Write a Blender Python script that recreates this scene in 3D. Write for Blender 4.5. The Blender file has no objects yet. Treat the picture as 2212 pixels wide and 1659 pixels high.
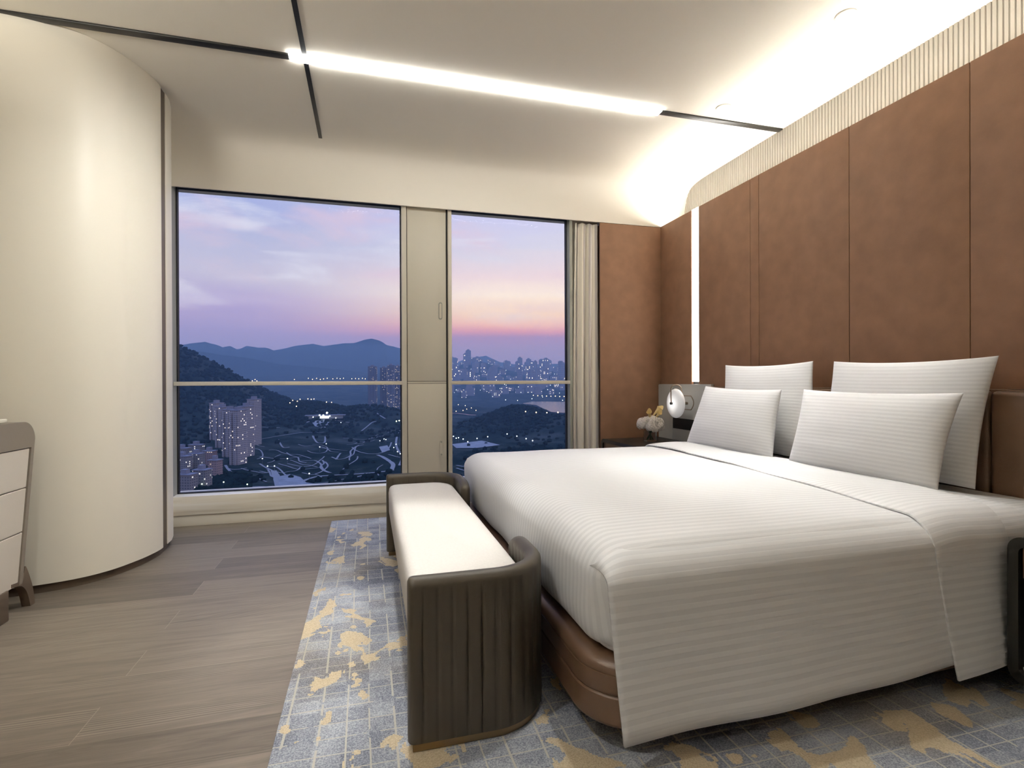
import bpy, bmesh, math, random
from mathutils import Vector, Matrix, noise
random.seed(11)
C = bpy.context.scene.collection
SC = bpy.context.scene
PI = math.pi

# ------------------------------------------------------------------ helpers
def lin(r, g, b):
    f = lambda c: (c/255/12.92) if c/255 <= .04045 else ((c/255+.055)/1.055)**2.4
    return (f(r), f(g), f(b), 1)

def tag(o, label=None, cat=None, group=None, kind=None):
    if label: o['label'] = label
    if cat: o['category'] = cat
    if group: o['group'] = group
    if kind: o['kind'] = kind
    return o

def empty(name, loc, label, cat, group=None):
    o = bpy.data.objects.new(name, None); C.objects.link(o)
    o.location = loc; o.empty_display_size = .05
    return tag(o, label, cat, group)

def wloc(p):
    v = Vector((0, 0, 0))
    while p is not None:
        v += Vector(p.location); p = p.parent
    return v

def mk(name, verts, faces, mat, parent=None, smooth=True, uvs=None, angle=40, origin=None):
    """world-space verts -> ONE object (under parent if given)"""
    off = wloc(parent)
    if origin is not None: off = Vector(origin)
    me = bpy.data.meshes.new(name)
    me.from_pydata([tuple(Vector(v)-off) for v in verts], [], faces)
    if uvs is not None:
        uv = me.uv_layers.new(name='UVMap')
        for l in me.loops: uv.data[l.index].uv = uvs[l.vertex_index]
    me.materials.append(mat)
    bm = bmesh.new(); bm.from_mesh(me)
    bmesh.ops.recalc_face_normals(bm, faces=bm.faces)
    bm.to_mesh(me); bm.free()
    if smooth:
        me.shade_smooth()
        if angle < 180: me.set_sharp_from_angle(angle=math.radians(angle))
    o = bpy.data.objects.new(name, me); C.objects.link(o)
    if parent: o.parent = parent
    if origin is not None: o.location = origin
    return o

class MB:
    def __init__(s): s.v = []; s.f = []
    def add(s, v, f):
        n = len(s.v); s.v += [tuple(a) for a in v]; s.f += [tuple(i+n for i in q) for q in f]; return s
    def box(s, a, b, bev=0, seg=2):
        bm = bmesh.new(); bmesh.ops.create_cube(bm, size=1)
        for v in bm.verts:
            v.co = Vector(((a[0]+b[0])/2+v.co.x*abs(b[0]-a[0]), (a[1]+b[1])/2+v.co.y*abs(b[1]-a[1]), (a[2]+b[2])/2+v.co.z*abs(b[2]-a[2])))
        if bev: bmesh.ops.bevel(bm, geom=bm.edges[:], offset=bev, segments=seg, profile=.5, affect='EDGES')
        s.frombm(bm); return s
    def frombm(s, bm):
        bm.verts.index_update(); n = len(s.v)
        s.v += [tuple(v.co) for v in bm.verts]; s.f += [tuple(v.index+n for v in f.verts) for f in bm.faces]; bm.free()
    def cyl(s, p0, p1, r0, r1=None, n=20, cap=True):
        r1 = r0 if r1 is None else r1
        p0 = Vector(p0); p1 = Vector(p1); d = (p1-p0).normalized()
        a = d.orthogonal().normalized(); b = d.cross(a)
        v = []
        for p, r in ((p0, r0), (p1, r1)):
            for i in range(n):
                t = 2*PI*i/n; v.append(p+a*r*math.cos(t)+b*r*math.sin(t))
        f = [(i, (i+1) % n, n+(i+1) % n, n+i) for i in range(n)]
        if cap: f += [tuple(range(n))[::-1], tuple(range(n, 2*n))]
        return s.add(v, f)
    def tube(s, pts, r, n=8):
        pts = [Vector(p) for p in pts]; v = []; a = None
        for i, p in enumerate(pts):
            d = (pts[min(i+1, len(pts)-1)]-pts[max(i-1, 0)]).normalized()
            a = d.orthogonal().normalized() if a is None else (a-d*a.dot(d)).normalized()
            b = d.cross(a); rr = r[i] if isinstance(r, (list, tuple)) else r
            for k in range(n):
                t = 2*PI*k/n; v.append(p+a*rr*math.cos(t)+b*rr*math.sin(t))
        f = []
        for i in range(len(pts)-1):
            for k in range(n): f.append((i*n+k, i*n+(k+1) % n, (i+1)*n+(k+1) % n, (i+1)*n+k))
        f += [tuple(range(n))[::-1], tuple(range((len(pts)-1)*n, len(pts)*n))]
        return s.add(v, f)
    def lathe(s, prof, c, axis='z', n=32):
        v = []
        for r, h in prof:
            for i in range(n):
                t = 2*PI*i/n; x, y = r*math.cos(t), r*math.sin(t)
                v.append((c[0]+x, c[1]+y, c[2]+h) if axis == 'z' else (c[0]+h, c[1]+x, c[2]+y))
        f = []
        for j in range(len(prof)-1):
            for i in range(n): f.append((j*n+i, j*n+(i+1) % n, (j+1)*n+(i+1) % n, (j+1)*n+i))
        f += [tuple(range(n))[::-1], tuple(range((len(prof)-1)*n, len(prof)*n))]
        return s.add(v, f)
    def prism(s, poly, z0, z1):
        n = len(poly)
        return s.add([(x, y, z0) for x, y in poly]+[(x, y, z1) for x, y in poly],
                     [(i, (i+1) % n, n+(i+1) % n, n+i) for i in range(n)]+[tuple(range(n))[::-1], tuple(range(n, 2*n))])
    def build(s, name, mat, parent=None, **k): return mk(name, s.v, s.f, mat, parent, **k)

def box(name, a, b, mat, parent=None, bev=0, seg=2): return MB().box(a, b, bev, seg).build(name, mat, parent)

def grid(nu, nv, fn):
    """fn(u,v) with u,v in 0..1 -> (co, uv); open sheet"""
    v = []; uv = []; f = []
    for j in range(nv+1):
        for i in range(nu+1):
            c, t = fn(i/nu, j/nv); v.append(c); uv.append(t)
    for j in range(nv):
        for i in range(nu):
            a = j*(nu+1)+i; f.append((a, a+1, a+nu+2, a+nu+1))
    return v, f, uv

def smooth(pts, n):
    """Catmull-Rom through 2-D/3-D points"""
    P = [Vector(p) for p in pts]; out = []
    for i in range(len(P)-1):
        p0 = P[max(i-1, 0)]; p1 = P[i]; p2 = P[i+1]; p3 = P[min(i+2, len(P)-1)]
        for k in range(n):
            t = k/n
            out.append(.5*((2*p1)+(p2-p0)*t+(2*p0-5*p1+4*p2-p3)*t*t+(3*p1-p0-3*p2+p3)*t**3))
    out.append(P[-1]); return out

def interp(tab, x):
    if x <= tab[0][0]: return tab[0][1]
    for (a, b), (c, d) in zip(tab, tab[1:]):
        if x <= c: return b+(d-b)*(x-a)/(c-a)
    return tab[-1][1]

# ------------------------------------------------------------------ materials
def mat(name):
    m = bpy.data.materials.new(name); m.use_nodes = True
    return m, m.node_tree.nodes, m.node_tree.links, m.node_tree.nodes['Principled BSDF']

def simple(name, col, rough=.5, metal=0, spec=.5, noise_amt=0, nscale=8, bump=0, bscale=200, coat=0, stretch=(1, 1, 1)):
    m, N, L, P = mat(name)
    P.inputs['Base Color'].default_value = col; P.inputs['Roughness'].default_value = rough
    P.inputs['Metallic'].default_value = metal; P.inputs['Specular IOR Level'].default_value = spec
    P.inputs['Coat Weight'].default_value = coat
    tc = N.new('ShaderNodeTexCoord'); mp = N.new('ShaderNodeMapping'); mp.inputs['Scale'].default_value = stretch
    L.new(tc.outputs['Object'], mp.inputs[0])
    if noise_amt:
        n = N.new('ShaderNodeTexNoise'); n.inputs['Scale'].default_value = nscale; n.inputs['Detail'].default_value = 6
        L.new(mp.outputs[0], n.inputs['Vector'])
        r = N.new('ShaderNodeMapRange'); r.inputs[1].default_value = .3; r.inputs[2].default_value = .7
        r.inputs[3].default_value = 1-noise_amt; r.inputs[4].default_value = 1+noise_amt
        L.new(n.outputs[0], r.inputs[0])
        x = N.new('ShaderNodeVectorMath'); x.operation = 'SCALE'; x.inputs[0].default_value = col[:3]
        L.new(r.outputs[0], x.inputs['Scale']); L.new(x.outputs[0], P.inputs['Base Color'])
    if bump:
        n = N.new('ShaderNodeTexNoise'); n.inputs['Scale'].default_value = bscale; n.inputs['Detail'].default_value = 3
        L.new(mp.outputs[0], n.inputs['Vector'])
        b = N.new('ShaderNodeBump'); b.inputs['Strength'].default_value = bump; b.inputs['Distance'].default_value = .002
        L.new(n.outputs[0], b.inputs['Height']); L.new(b.outputs[0], P.inputs['Normal'])
    return m

def emit(name, col, s):
    m = bpy.data.materials.new(name); m.use_nodes = True
    N = m.node_tree.nodes; N.clear()
    e = N.new('ShaderNodeEmission'); o = N.new('ShaderNodeOutputMaterial')
    e.inputs[0].default_value = col; e.inputs[1].default_value = s
    m.node_tree.links.new(e.outputs[0], o.inputs[0]); return m

def math_(N, L, op, a, b=None, c=None):
    n = N.new('ShaderNodeMath'); n.operation = op
    for i, x in enumerate((a, b, c)):
        if x is None: continue
        if isinstance(x, (int, float)): n.inputs[i].default_value = x
        else: L.new(x, n.inputs[i])
    return n.outputs[0]

def mixc(N, L, f, a, b):
    n = N.new('ShaderNodeMix'); n.data_type = 'RGBA'
    for i, x in ((0, f), (6, a), (7, b)):
        if isinstance(x, (int, float, tuple)): n.inputs[i].default_value = x
        else: L.new(x, n.inputs[i])
    return n.outputs[2]

M = {}
M['ceiling'] = simple('ceiling_paint', (.91, .855, .74, 1), .7, spec=.2)
M['wall'] = simple('wall_paint', (.72, .67, .57, 1), .6, spec=.3)
M['column'] = simple('cream_lacquer', (.84, .79, .67, 1), .42, spec=.35, noise_amt=.015, nscale=2, stretch=(1, 1, .3))
M['flute'] = simple('fluted_plaster', (.40, .375, .32, 1), .6, spec=.2)
M['panel'] = simple('brown_suede_panel', (.205, .108, .062, 1), .62, spec=.3, noise_amt=.10, nscale=9, bump=.25, bscale=350)
M['bleather'] = simple('brown_leather', (.125, .073, .045, 1), .33, spec=.5, noise_amt=.06, nscale=14, bump=.25, bscale=500)
M['taupe'] = simple('taupe_leather', (.043, .035, .024, 1), .42, spec=.45, noise_amt=.06, nscale=10, bump=.2, bscale=600)
M['seat'] = simple('oatmeal_weave', (.64, .61, .57, 1), .8, spec=.2, noise_amt=.04, nscale=120, bump=.5, bscale=700)
M['brass'] = simple('aged_brass', (.30, .22, .13, 1), .35, metal=1)
M['bronze'] = simple('bronze_metal', (.26, .20, .15, 1), .38, metal=.8)
M['black'] = simple('black_metal', (.012, .011, .010, 1), .4)
M['slot'] = simple('dark_recess', (.004, .004, .004, 1), .8)
M['dkframe'] = simple('black_stained_wood', (.014, .013, .011, 1), .38, spec=.4)
M['frame'] = simple('champagne_window_frame', (.60, .555, .45, 1), .45, spec=.4)
M['jamb'] = simple('greyed_jamb', (.30, .30, .25, 1), .5)
M['gasket'] = simple('black_gasket', (.008, .008, .008, 1), .6)
M['greypanel'] = simple('grey_lacquer', (.40, .395, .37, 1), .42)
M['dgrey'] = simple('dark_grey_lacquer', (.05, .052, .055, 1), .35)
M['drawer'] = simple('ivory_lacquer', (.66, .60, .51, 1), .4)
M['rim'] = simple('taupe_saddle_leather', (.23, .195, .155, 1), .45, bump=.2, bscale=500)
M['stone'] = simple('white_stone_top', (.80, .77, .66, 1), .3)
M['toe'] = simple('bronze_toe_kick', (.13, .10, .075, 1), .4, metal=.4)
M['petal'] = simple('white_petals', (.82, .76, .68, 1), .6)
M['lily'] = simple('yellow_petals', (.80, .62, .28, 1), .5)
M['stem'] = simple('green_stem', (.10, .18, .06, 1), .5)

def m_marble():
    m, N, L, P = mat('cream_veined_marble')
    tc = N.new('ShaderNodeTexCoord'); mp = N.new('ShaderNodeMapping'); mp.inputs['Scale'].default_value = (.9, 6, 14)
    L.new(tc.outputs['Object'], mp.inputs[0])
    n = N.new('ShaderNodeTexNoise'); n.inputs['Scale'].default_value = 1.3; n.inputs['Detail'].default_value = 8; n.inputs['Distortion'].default_value = .6
    L.new(mp.outputs[0], n.inputs['Vector'])
    r = N.new('ShaderNodeValToRGB'); L.new(n.outputs[0], r.inputs[0])
    e = r.color_ramp.elements; e[0].position = .36; e[0].color = (.74, .67, .54, 1); e[1].position = .62; e[1].color = (.90, .86, .76, 1)
    k = e.new(.46); k.color = (.83, .77, .64, 1)
    L.new(r.outputs[0], P.inputs['Base Color']); P.inputs['Roughness'].default_value = .3
    return m
M['marble'] = m_marble()

def m_floor():
    m, N, L, P = mat('grey_oak_planks')
    g = N.new('ShaderNodeNewGeometry'); s = N.new('ShaderNodeSeparateXYZ'); L.new(g.outputs['Position'], s.inputs[0])
    W = .187; LEN = 2.4
    row = math_(N, L, 'DIVIDE', math_(N, L, 'SUBTRACT', s.outputs[1], 1.805), W)
    ri = math_(N, L, 'FLOOR', row); rf = math_(N, L, 'FRACT', row)
    odd = math_(N, L, 'MODULO', math_(N, L, 'ABSOLUTE', ri), 2)
    xx = math_(N, L, 'DIVIDE', math_(N, L, 'ADD', math_(N, L, 'ADD', s.outputs[0], .845), math_(N, L, 'MULTIPLY', odd, LEN*.5)), LEN)
    ci = math_(N, L, 'FLOOR', xx); cf = math_(N, L, 'FRACT', xx)
    cv = N.new('ShaderNodeCombineXYZ'); L.new(ri, cv.inputs[0]); L.new(ci, cv.inputs[1]); cv.inputs[2].default_value = 3.7
    wn = N.new('ShaderNodeTexWhiteNoise'); wn.noise_dimensions = '3D'; L.new(cv.outputs[0], wn.inputs['Vector'])
    # grain coordinates, shifted per plank
    gv = N.new('ShaderNodeCombineXYZ')
    L.new(math_(N, L, 'ADD', s.outputs[0], math_(N, L, 'MULTIPLY', wn.outputs[0], 40)), gv.inputs[0])
    L.new(math_(N, L, 'MULTIPLY', s.outputs[1], 11), gv.inputs[1]); L.new(math_(N, L, 'MULTIPLY', wn.outputs[0], 9), gv.inputs[2])
    n1 = N.new('ShaderNodeTexNoise'); n1.inputs['Scale'].default_value = 2.0; n1.inputs['Detail'].default_value = 8; n1.inputs['Roughness'].default_value = .6; n1.inputs['Distortion'].default_value = 1.6
    L.new(gv.outputs[0], n1.inputs['Vector'])
    gv2 = N.new('ShaderNodeVectorMath'); gv2.operation = 'MULTIPLY'; gv2.inputs[1].default_value = (3, 9, 1); L.new(gv.outputs[0], gv2.inputs[0])
    n2 = N.new('ShaderNodeTexNoise'); n2.inputs['Scale'].default_value = 4; n2.inputs['Detail'].default_value = 4; L.new(gv2.outputs[0], n2.inputs['Vector'])
    w = N.new('ShaderNodeTexWave'); w.wave_type = 'RINGS'; w.inputs['Scale'].default_value = 2.6; w.inputs['Distortion'].default_value = 5; w.inputs['Detail'].default_value = 2; w.inputs['Detail Scale'].default_value = .7; w.inputs['Detail Roughness'].default_value = .45
    L.new(gv.outputs[0], w.inputs['Vector'])
    a = math_(N, L, 'ADD', math_(N, L, 'MULTIPLY', n1.outputs[0], .44), math_(N, L, 'MULTIPLY', n2.outputs[0], .18))
    mk_ = N.new('ShaderNodeTexNoise'); mk_.inputs['Scale'].default_value = .9; mk_.inputs['Detail'].default_value = 1; L.new(gv.outputs[0], mk_.inputs['Vector'])
    mr = N.new('ShaderNodeMapRange'); mr.inputs[1].default_value = .5; mr.inputs[2].default_value = .64; L.new(mk_.outputs[0], mr.inputs[0])
    a = math_(N, L, 'ADD', a, math_(N, L, 'MULTIPLY', math_(N, L, 'MULTIPLY', math_(N, L, 'SUBTRACT', w.outputs[1], .4), mr.outputs[0]), .26))
    a = math_(N, L, 'ADD', a, math_(N, L, 'MULTIPLY', wn.outputs[0], .10))
    a = math_(N, L, 'ADD', a, .14)
    a = math_(N, L, 'SUBTRACT', a, math_(N, L, 'MULTIPLY', math_(N, L, 'LESS_THAN', wn.outputs[0], .28), .085))
    r = N.new('ShaderNodeValToRGB'); L.new(a, r.inputs[0]); e = r.color_ramp.elements
    e[0].position = .30; e[0].color = (.10, .082, .063, 1); e[1].position = .80; e[1].color = (.30, .255, .20, 1)
    k = e.new(.55); k.color = (.205, .172, .135, 1)
    gy = math_(N, L, 'LESS_THAN', rf, .012); gx = math_(N, L, 'LESS_THAN', cf, .0011)
    gap = math_(N, L, 'MAXIMUM', math_(N, L, 'MULTIPLY', gy, .12), math_(N, L, 'MULTIPLY', gx, .5))
    c = mixc(N, L, math_(N, L, 'MULTIPLY', gap, .8), r.outputs[0], (.42, .36, .28, 1))
    L.new(c, P.inputs['Base Color']); P.inputs['Roughness'].default_value = .46; P.inputs['Specular IOR Level'].default_value = .35
    b = N.new('ShaderNodeBump'); b.inputs['Strength'].default_value = .25; b.inputs['Distance'].default_value = .002
    L.new(a, b.inputs['Height']); L.new(b.outputs[0], P.inputs['Normal'])
    return m
M['floor'] = m_floor()

def m_rug():
    m, N, L, P = mat('blue_grey_patterned_rug')
    g = N.new('ShaderNodeNewGeometry')
    s = N.new('ShaderNodeSeparateXYZ'); L.new(g.outputs['Position'], s.inputs[0])
    def noise_(scale, detail=3, vec=None, dist=0, mul=(1, 1, 1), off=0):
        v = N.new('ShaderNodeMapping'); v.inputs['Scale'].default_value = mul; v.inputs['Location'].default_value = (off, off, off)
        L.new(vec or g.outputs['Position'], v.inputs[0])
        n = N.new('ShaderNodeTexNoise'); n.inputs['Scale'].default_value = scale; n.inputs['Detail'].default_value = detail; n.inputs['Distortion'].default_value = dist
        L.new(v.outputs[0], n.inputs['Vector']); return n
    # irregular grid of pale threads
    jx = math_(N, L, 'MULTIPLY', math_(N, L, 'SUBTRACT', noise_(3.0, 1, mul=(1, .15, 1)).outputs[0], .5), .12)
    jy = math_(N, L, 'MULTIPLY', math_(N, L, 'SUBTRACT', noise_(3.0, 1, mul=(.15, 1, 1), off=5).outputs[0], .5), .14)
    gxv = math_(N, L, 'FRACT', math_(N, L, 'DIVIDE', math_(N, L, 'ADD', s.outputs[0], jx), .078))
    gyv = math_(N, L, 'FRACT', math_(N, L, 'DIVIDE', math_(N, L, 'ADD', s.outputs[1], jy), .07))
    brk = noise_(7, 2, off=9).outputs[0]
    lx = math_(N, L, 'MULTIPLY', math_(N, L, 'LESS_THAN', gxv, .075), math_(N, L, 'GREATER_THAN', brk, .43))
    ly = math_(N, L, 'MULTIPLY', math_(N, L, 'LESS_THAN', gyv, .06), math_(N, L, 'GREATER_THAN', brk, .41))
    line = math_(N, L, 'MAXIMUM', lx, ly)
    # cell tone + tufts
    cx = math_(N, L, 'FLOOR', math_(N, L, 'DIVIDE', s.outputs[0], .078)); cy = math_(N, L, 'FLOOR', math_(N, L, 'DIVIDE', s.outputs[1], .07))
    cv = N.new('ShaderNodeCombineXYZ'); L.new(cx, cv.inputs[0]); L.new(cy, cv.inputs[1])
    wn = N.new('ShaderNodeTexWhiteNoise'); L.new(cv.outputs[0], wn.inputs['Vector'])
    big = noise_(2.2, 3, dist=.5, off=2).outputs[0]
    fine = noise_(230, 2).outputs[0]
    tone = math_(N, L, 'ADD', math_(N, L, 'MULTIPLY', wn.outputs[0], .10), math_(N, L, 'ADD', math_(N, L, 'MULTIPLY', big, .62), math_(N, L, 'MULTIPLY', fine, .55)))
    r = N.new('ShaderNodeValToRGB'); L.new(tone, r.inputs[0]); e = r.color_ramp.elements
    e[0].position = .40; e[0].color = (.055, .065, .095, 1); e[1].position = .84; e[1].color = (.56, .58, .60, 1)
    k = e.new(.58); k.color = (.21, .225, .27, 1); k = e.new(.71); k.color = (.37, .39, .43, 1)
    c = mixc(N, L, math_(N, L, 'MULTIPLY', line, .8), r.outputs[0], (.52, .49, .42, 1))
    wash = N.new('ShaderNodeMapRange'); wash.inputs[1].default_value = .50; wash.inputs[2].default_value = .66; wash.inputs[4].default_value = .55; L.new(noise_(1.7, 4, mul=(1, 1, 1), off=14).outputs[0], wash.inputs[0])
    c = mixc(N, L, wash.outputs[0], c, mixc(N, L, fine, (.20, .17, .12, 1), (.52, .45, .34, 1)))
    # tan brush-stroke patches, in thread-wide steps
    q = N.new('ShaderNodeVectorMath'); q.operation = 'SNAP'; q.inputs[1].default_value = (.006, .004, 1); L.new(g.outputs['Position'], q.inputs[0])
    p = noise_(5.6, 3, vec=q.outputs[0], dist=.5, mul=(1.2, .85, 1), off=3.3).outputs[0]
    patch = math_(N, L, 'GREATER_THAN', p, .60)
    p2 = noise_(8, 2, vec=q.outputs[0], mul=(1, .7, 1), off=7.1).outputs[0]
    patch = math_(N, L, 'MAXIMUM', patch, math_(N, L, 'GREATER_THAN', p2, .66))
    tan = mixc(N, L, fine, (.34, .26, .15, 1), (.78, .66, .46, 1))
    c = mixc(N, L, math_(N, L, 'MULTIPLY', patch, .92), c, tan)
    L.new(c, P.inputs['Base Color']); P.inputs['Roughness'].default_value = .95; P.inputs['Specular IOR Level'].default_value = .1
    b = N.new('ShaderNodeBump'); b.inputs['Strength'].default_value = .7; b.inputs['Distance'].default_value = .003
    L.new(fine, b.inputs['Height']); L.new(b.outputs[0], P.inputs['Normal'])
    return m
M['rug'] = m_rug()

def m_linen(name, period=.026, amt=.16, wrinkle=.15, al=1):
    """white satin-stripe cotton: stripes run along UV.x, repeat along UV.y (metres)"""
    m, N, L, P = mat(name)
    uv = N.new('ShaderNodeUVMap'); uv.uv_map = 'UVMap'
    s = N.new('ShaderNodeSeparateXYZ'); L.new(uv.outputs[0], s.inputs[0])
    t = math_(N, L, 'SINE', math_(N, L, 'MULTIPLY', s.outputs[1], 2*PI/period))
    r = N.new('ShaderNodeMapRange'); r.interpolation_type = 'SMOOTHSTEP'
    r.inputs[1].default_value = -.35; r.inputs[2].default_value = .35; L.new(t, r.inputs[0])
    c = mixc(N, L, r.outputs[0], (.84*al, .84*al, .835*al, 1), (.84*(1-amt)*al, .84*(1-amt)*al, .837*(1-amt)*al, 1))
    L.new(c, P.inputs['Base Color'])
    rr = N.new('ShaderNodeMapRange'); rr.inputs[3].default_value = .45; rr.inputs[4].default_value = .75; L.new(r.outputs[0], rr.inputs[0])
    L.new(rr.outputs[0], P.inputs['Roughness']); P.inputs['Specular IOR Level'].default_value = .25
    P.inputs['Sheen Weight'].default_value = .1
    tc = N.new('ShaderNodeTexCoord')
    n = N.new('ShaderNodeTexNoise'); n.inputs['Scale'].default_value = 5; n.inputs['Detail'].default_value = 3; L.new(tc.outputs['Object'], n.inputs['Vector'])
    h = math_(N, L, 'ADD', math_(N, L, 'MULTIPLY', n.outputs[0], wrinkle*20), math_(N, L, 'MULTIPLY', r.outputs[0], -.35))
    b = N.new('ShaderNodeBump'); b.inputs['Strength'].default_value = .5; b.inputs['Distance'].default_value = .0015
    L.new(h, b.inputs['Height']); L.new(b.outputs[0], P.inputs['Normal'])
    return m
M['linen'] = m_linen('white_stripe_bed_linen', .029, .09)
M['pillow'] = m_linen('white_stripe_pillow_cotton', .019, .055, al=1.08)

def m_glass():
    m = bpy.data.materials.new('clear_window_glass'); m.use_nodes = True
    N = m.node_tree.nodes; L = m.node_tree.links; N.clear()
    t = N.new('ShaderNodeBsdfTransparent'); g = N.new('ShaderNodeBsdfGlossy'); g.inputs['Roughness'].default_value = 0
    t.inputs[0].default_value = (.97, .98, .98, 1)
    mx = N.new('ShaderNodeMixShader'); mx.inputs[0].default_value = .06; g.inputs[0].default_value = (.012, .012, .012, 1)
    o = N.new('ShaderNodeOutputMaterial')
    L.new(t.outputs[0], mx.inputs[1]); L.new(g.outputs[0], mx.inputs[2]); L.new(mx.outputs[0], o.inputs[0]); return m
M['glass'] = m_glass()
def m_vase():
    m, N, L, P = mat('clear_vase_glass')
    P.inputs['Transmission Weight'].default_value = 1; P.inputs['Roughness'].default_value = .02; P.inputs['IOR'].default_value = 1.3
    P.inputs['Base Color'].default_value = (.85, .9, .87, 1); return m
M['vase'] = m_vase()

def m_curtain():
    m, N, L, P = mat('striped_curtain')
    uv = N.new('ShaderNodeUVMap'); s = N.new('ShaderNodeSeparateXYZ'); L.new(uv.outputs[0], s.inputs[0])
    t = math_(N, L, 'FRACT', math_(N, L, 'MULTIPLY', s.outputs[0], 4.6))
    r = N.new('ShaderNodeValToRGB'); r.color_ramp.interpolation = 'EASE'; L.new(t, r.inputs[0]); e = r.color_ramp.elements
    e[0].position = 0; e[0].color = (.74, .68, .57, 1); e[1].position = 1; e[1].color = (.74, .68, .57, 1)
    for p, c in ((.36, (.78, .72, .60, 1)), (.43, (.42, .38, .35, 1)), (.56, (.46, .43, .40, 1)), (.63, (.86, .83, .78, 1)), (.85, (.86, .82, .76, 1))):
        k = e.new(p); k.color = c
    L.new(r.outputs[0], P.inputs['Base Color']); P.inputs['Roughness'].default_value = .8
    tc = N.new('ShaderNodeTexCoord'); n = N.new('ShaderNodeTexNoise'); n.inputs['Scale'].default_value = 400; L.new(tc.outputs['Object'], n.inputs[0])
    b = N.new('ShaderNodeBump'); b.inputs['Strength'].default_value = .3; b.inputs['Distance'].default_value = .001
    L.new(n.outputs[0], b.inputs['Height']); L.new(b.outputs[0], P.inputs['Normal'])
    return m
M['curtain'] = m_curtain()

def m_alabaster():
    m, N, L, P = mat('lit_alabaster_disc')
    tc = N.new('ShaderNodeTexCoord'); n = N.new('ShaderNodeTexNoise'); n.inputs['Scale'].default_value = 14; n.inputs['Detail'].default_value = 5; n.inputs['Distortion'].default_value = .5
    L.new(tc.outputs['Object'], n.inputs[0])
    c = mixc(N, L, n.outputs[0], (.80, .80, .79, 1), (.96, .95, .93, 1))
    L.new(c, P.inputs['Base Color']); P.inputs['Roughness'].default_value = .35
    L.new(c, P.inputs['Emission Color'])
    # brighter round the bulb at the disc's hub, from the disc's own local radius
    ln = N.new('ShaderNodeVectorMath'); ln.operation = 'LENGTH'; L.new(tc.outputs['Object'], ln.inputs[0])
    r = N.new('ShaderNodeMapRange'); r.interpolation_type = 'SMOOTHSTEP'
    r.inputs[1].default_value = .02; r.inputs[2].default_value = .10; r.inputs[3].default_value = .9; r.inputs[4].default_value = .18
    L.new(ln.outputs['Value'], r.inputs[0]); L.new(r.outputs[0], P.inputs['Emission Strength'])
    return m
M['alabaster'] = m_alabaster()

WARM = (1, .90, .76, 1)
M['bar'] = emit('lit_linear_diffuser', (1, .985, .95, 1), 34)
M['cove'] = emit('cove_led_tape', (1, .96, .89, 1), 54)
M['fill_cove'] = emit('fill_cove_led_tape', (1, .96, .89, 1), 290)  # tape of the added fill light on the left wall
M['strip'] = emit('wall_led_diffuser', (1, .90, .82, 1), 11)
M['spotface'] = emit('downlight_lens', (1, .95, .85, 1), 5)

# ------------------------------------------------------------------ room
H = 2.876; ZH = 2.50; YW = 4.35; YG = 4.45; XH = 2.65; XB = 2.90; XL = -2.10; YB = -2.6
def st(o, label=None, cat=None): return tag(o, label, cat, kind='structure')

st(box('floor', (XL-.1, YB-.1, -.1), (XB+.1, YG+.12, 0), M['floor']), 'grey brown wide oak plank floor', 'floor')

# ceiling: flat, then sweeping down to the window head
cp = smooth([(3.95, H), (4.08, H-.003), (4.18, H-.014), (4.25, H-.04), (4.30, H-.10), (4.33, H-.19), (4.345, H-.29), (4.35, ZH)], 6)
prof = [(YB-.1, H), (2.0, H)] + [(p.x, p.y) for p in cp]
v = []; f = []
x0, x1 = XL-.1, XB+.1
poly = prof + [(4.366, ZH), (4.366, 2.545), (4.62, 2.545), (4.62, H+.12), (YB-.1, H+.12)]
n = len(poly)
v = [(x0, a, b) for a, b in poly]+[(x1, a, b) for a, b in poly]
f = [(i, (i+1) % n, n+(i+1) % n, n+i) for i in range(n)]+[tuple(range(n))[::-1], tuple(range(n, 2*n))]
st(mk('ceiling', v, f, M['ceiling'], angle=50), 'cream ceiling sweeping down to the window head', 'ceiling')

# right wall: brown panels below, fluted frieze above a light ledge
wr = bpy.data.objects.new('wall_right', None); C.objects.link(wr); st(wr, 'brown panelled bedhead wall with fluted frieze above', 'wall')
box('wall_core', (XH+.02, YB, 0), (XB+.1, 4.34, 2.44), M['slot'], wr)
box('frieze_backing', (XB+.012, YB, 2.44), (XB+.1, 4.34, H), M['flute'], wr)
box('light_ledge', (XH+.0195, YB, 2.44), (XB+.012, 4.34, 2.452), M['ceiling'], wr)
P_ = [(YB, 1.740), (1.743, 2.360), (2.363, 3.075), (3.078, 3.160), (3.163, 3.768), (3.868, YW-.0005)]
for a, b in P_:
    box('wall_panel', (XH, a, 0), (XH+.019, b, 2.503), M['panel'], wr, bev=.0025)
box('slot_cap', (XH+.006, 3.768, 2.44), (XH+.019, 3.868, 2.50), M['black'], wr)
v = []; f = []
NR = 285; p = .0243
for k in range(NR):
    y = 4.34-k*p
    for dy, dx in ((0, .010), (-.003, .010), (-.005, 0), (-.0215, 0), (-.0243, .010)):
        v += [(XB+dx, y+dy, 2.452), (XB+dx, y+dy, H)]
for i in range(len(v)//2-1): f.append((2*i, 2*i+2, 2*i+3, 2*i+1))
mk('fluted_frieze', v, f, M['flute'], wr, smooth=False)
ct = empty('cove_light', (2.735, .87, 2.452), 'hidden warm light line on the ledge above the brown wall panels', 'cove light')
v = []
for y in (YB+.1, 4.30): v += [(2.705, y, 2.471), (2.735, y, 2.494), (2.739, y, 2.490), (2.739, y, 2.454), (2.705, y, 2.454)]
mk('led_tape', v, [(0, 1, 6, 5), (1, 2, 7, 6)], M['cove'], ct, smooth=False)
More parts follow.
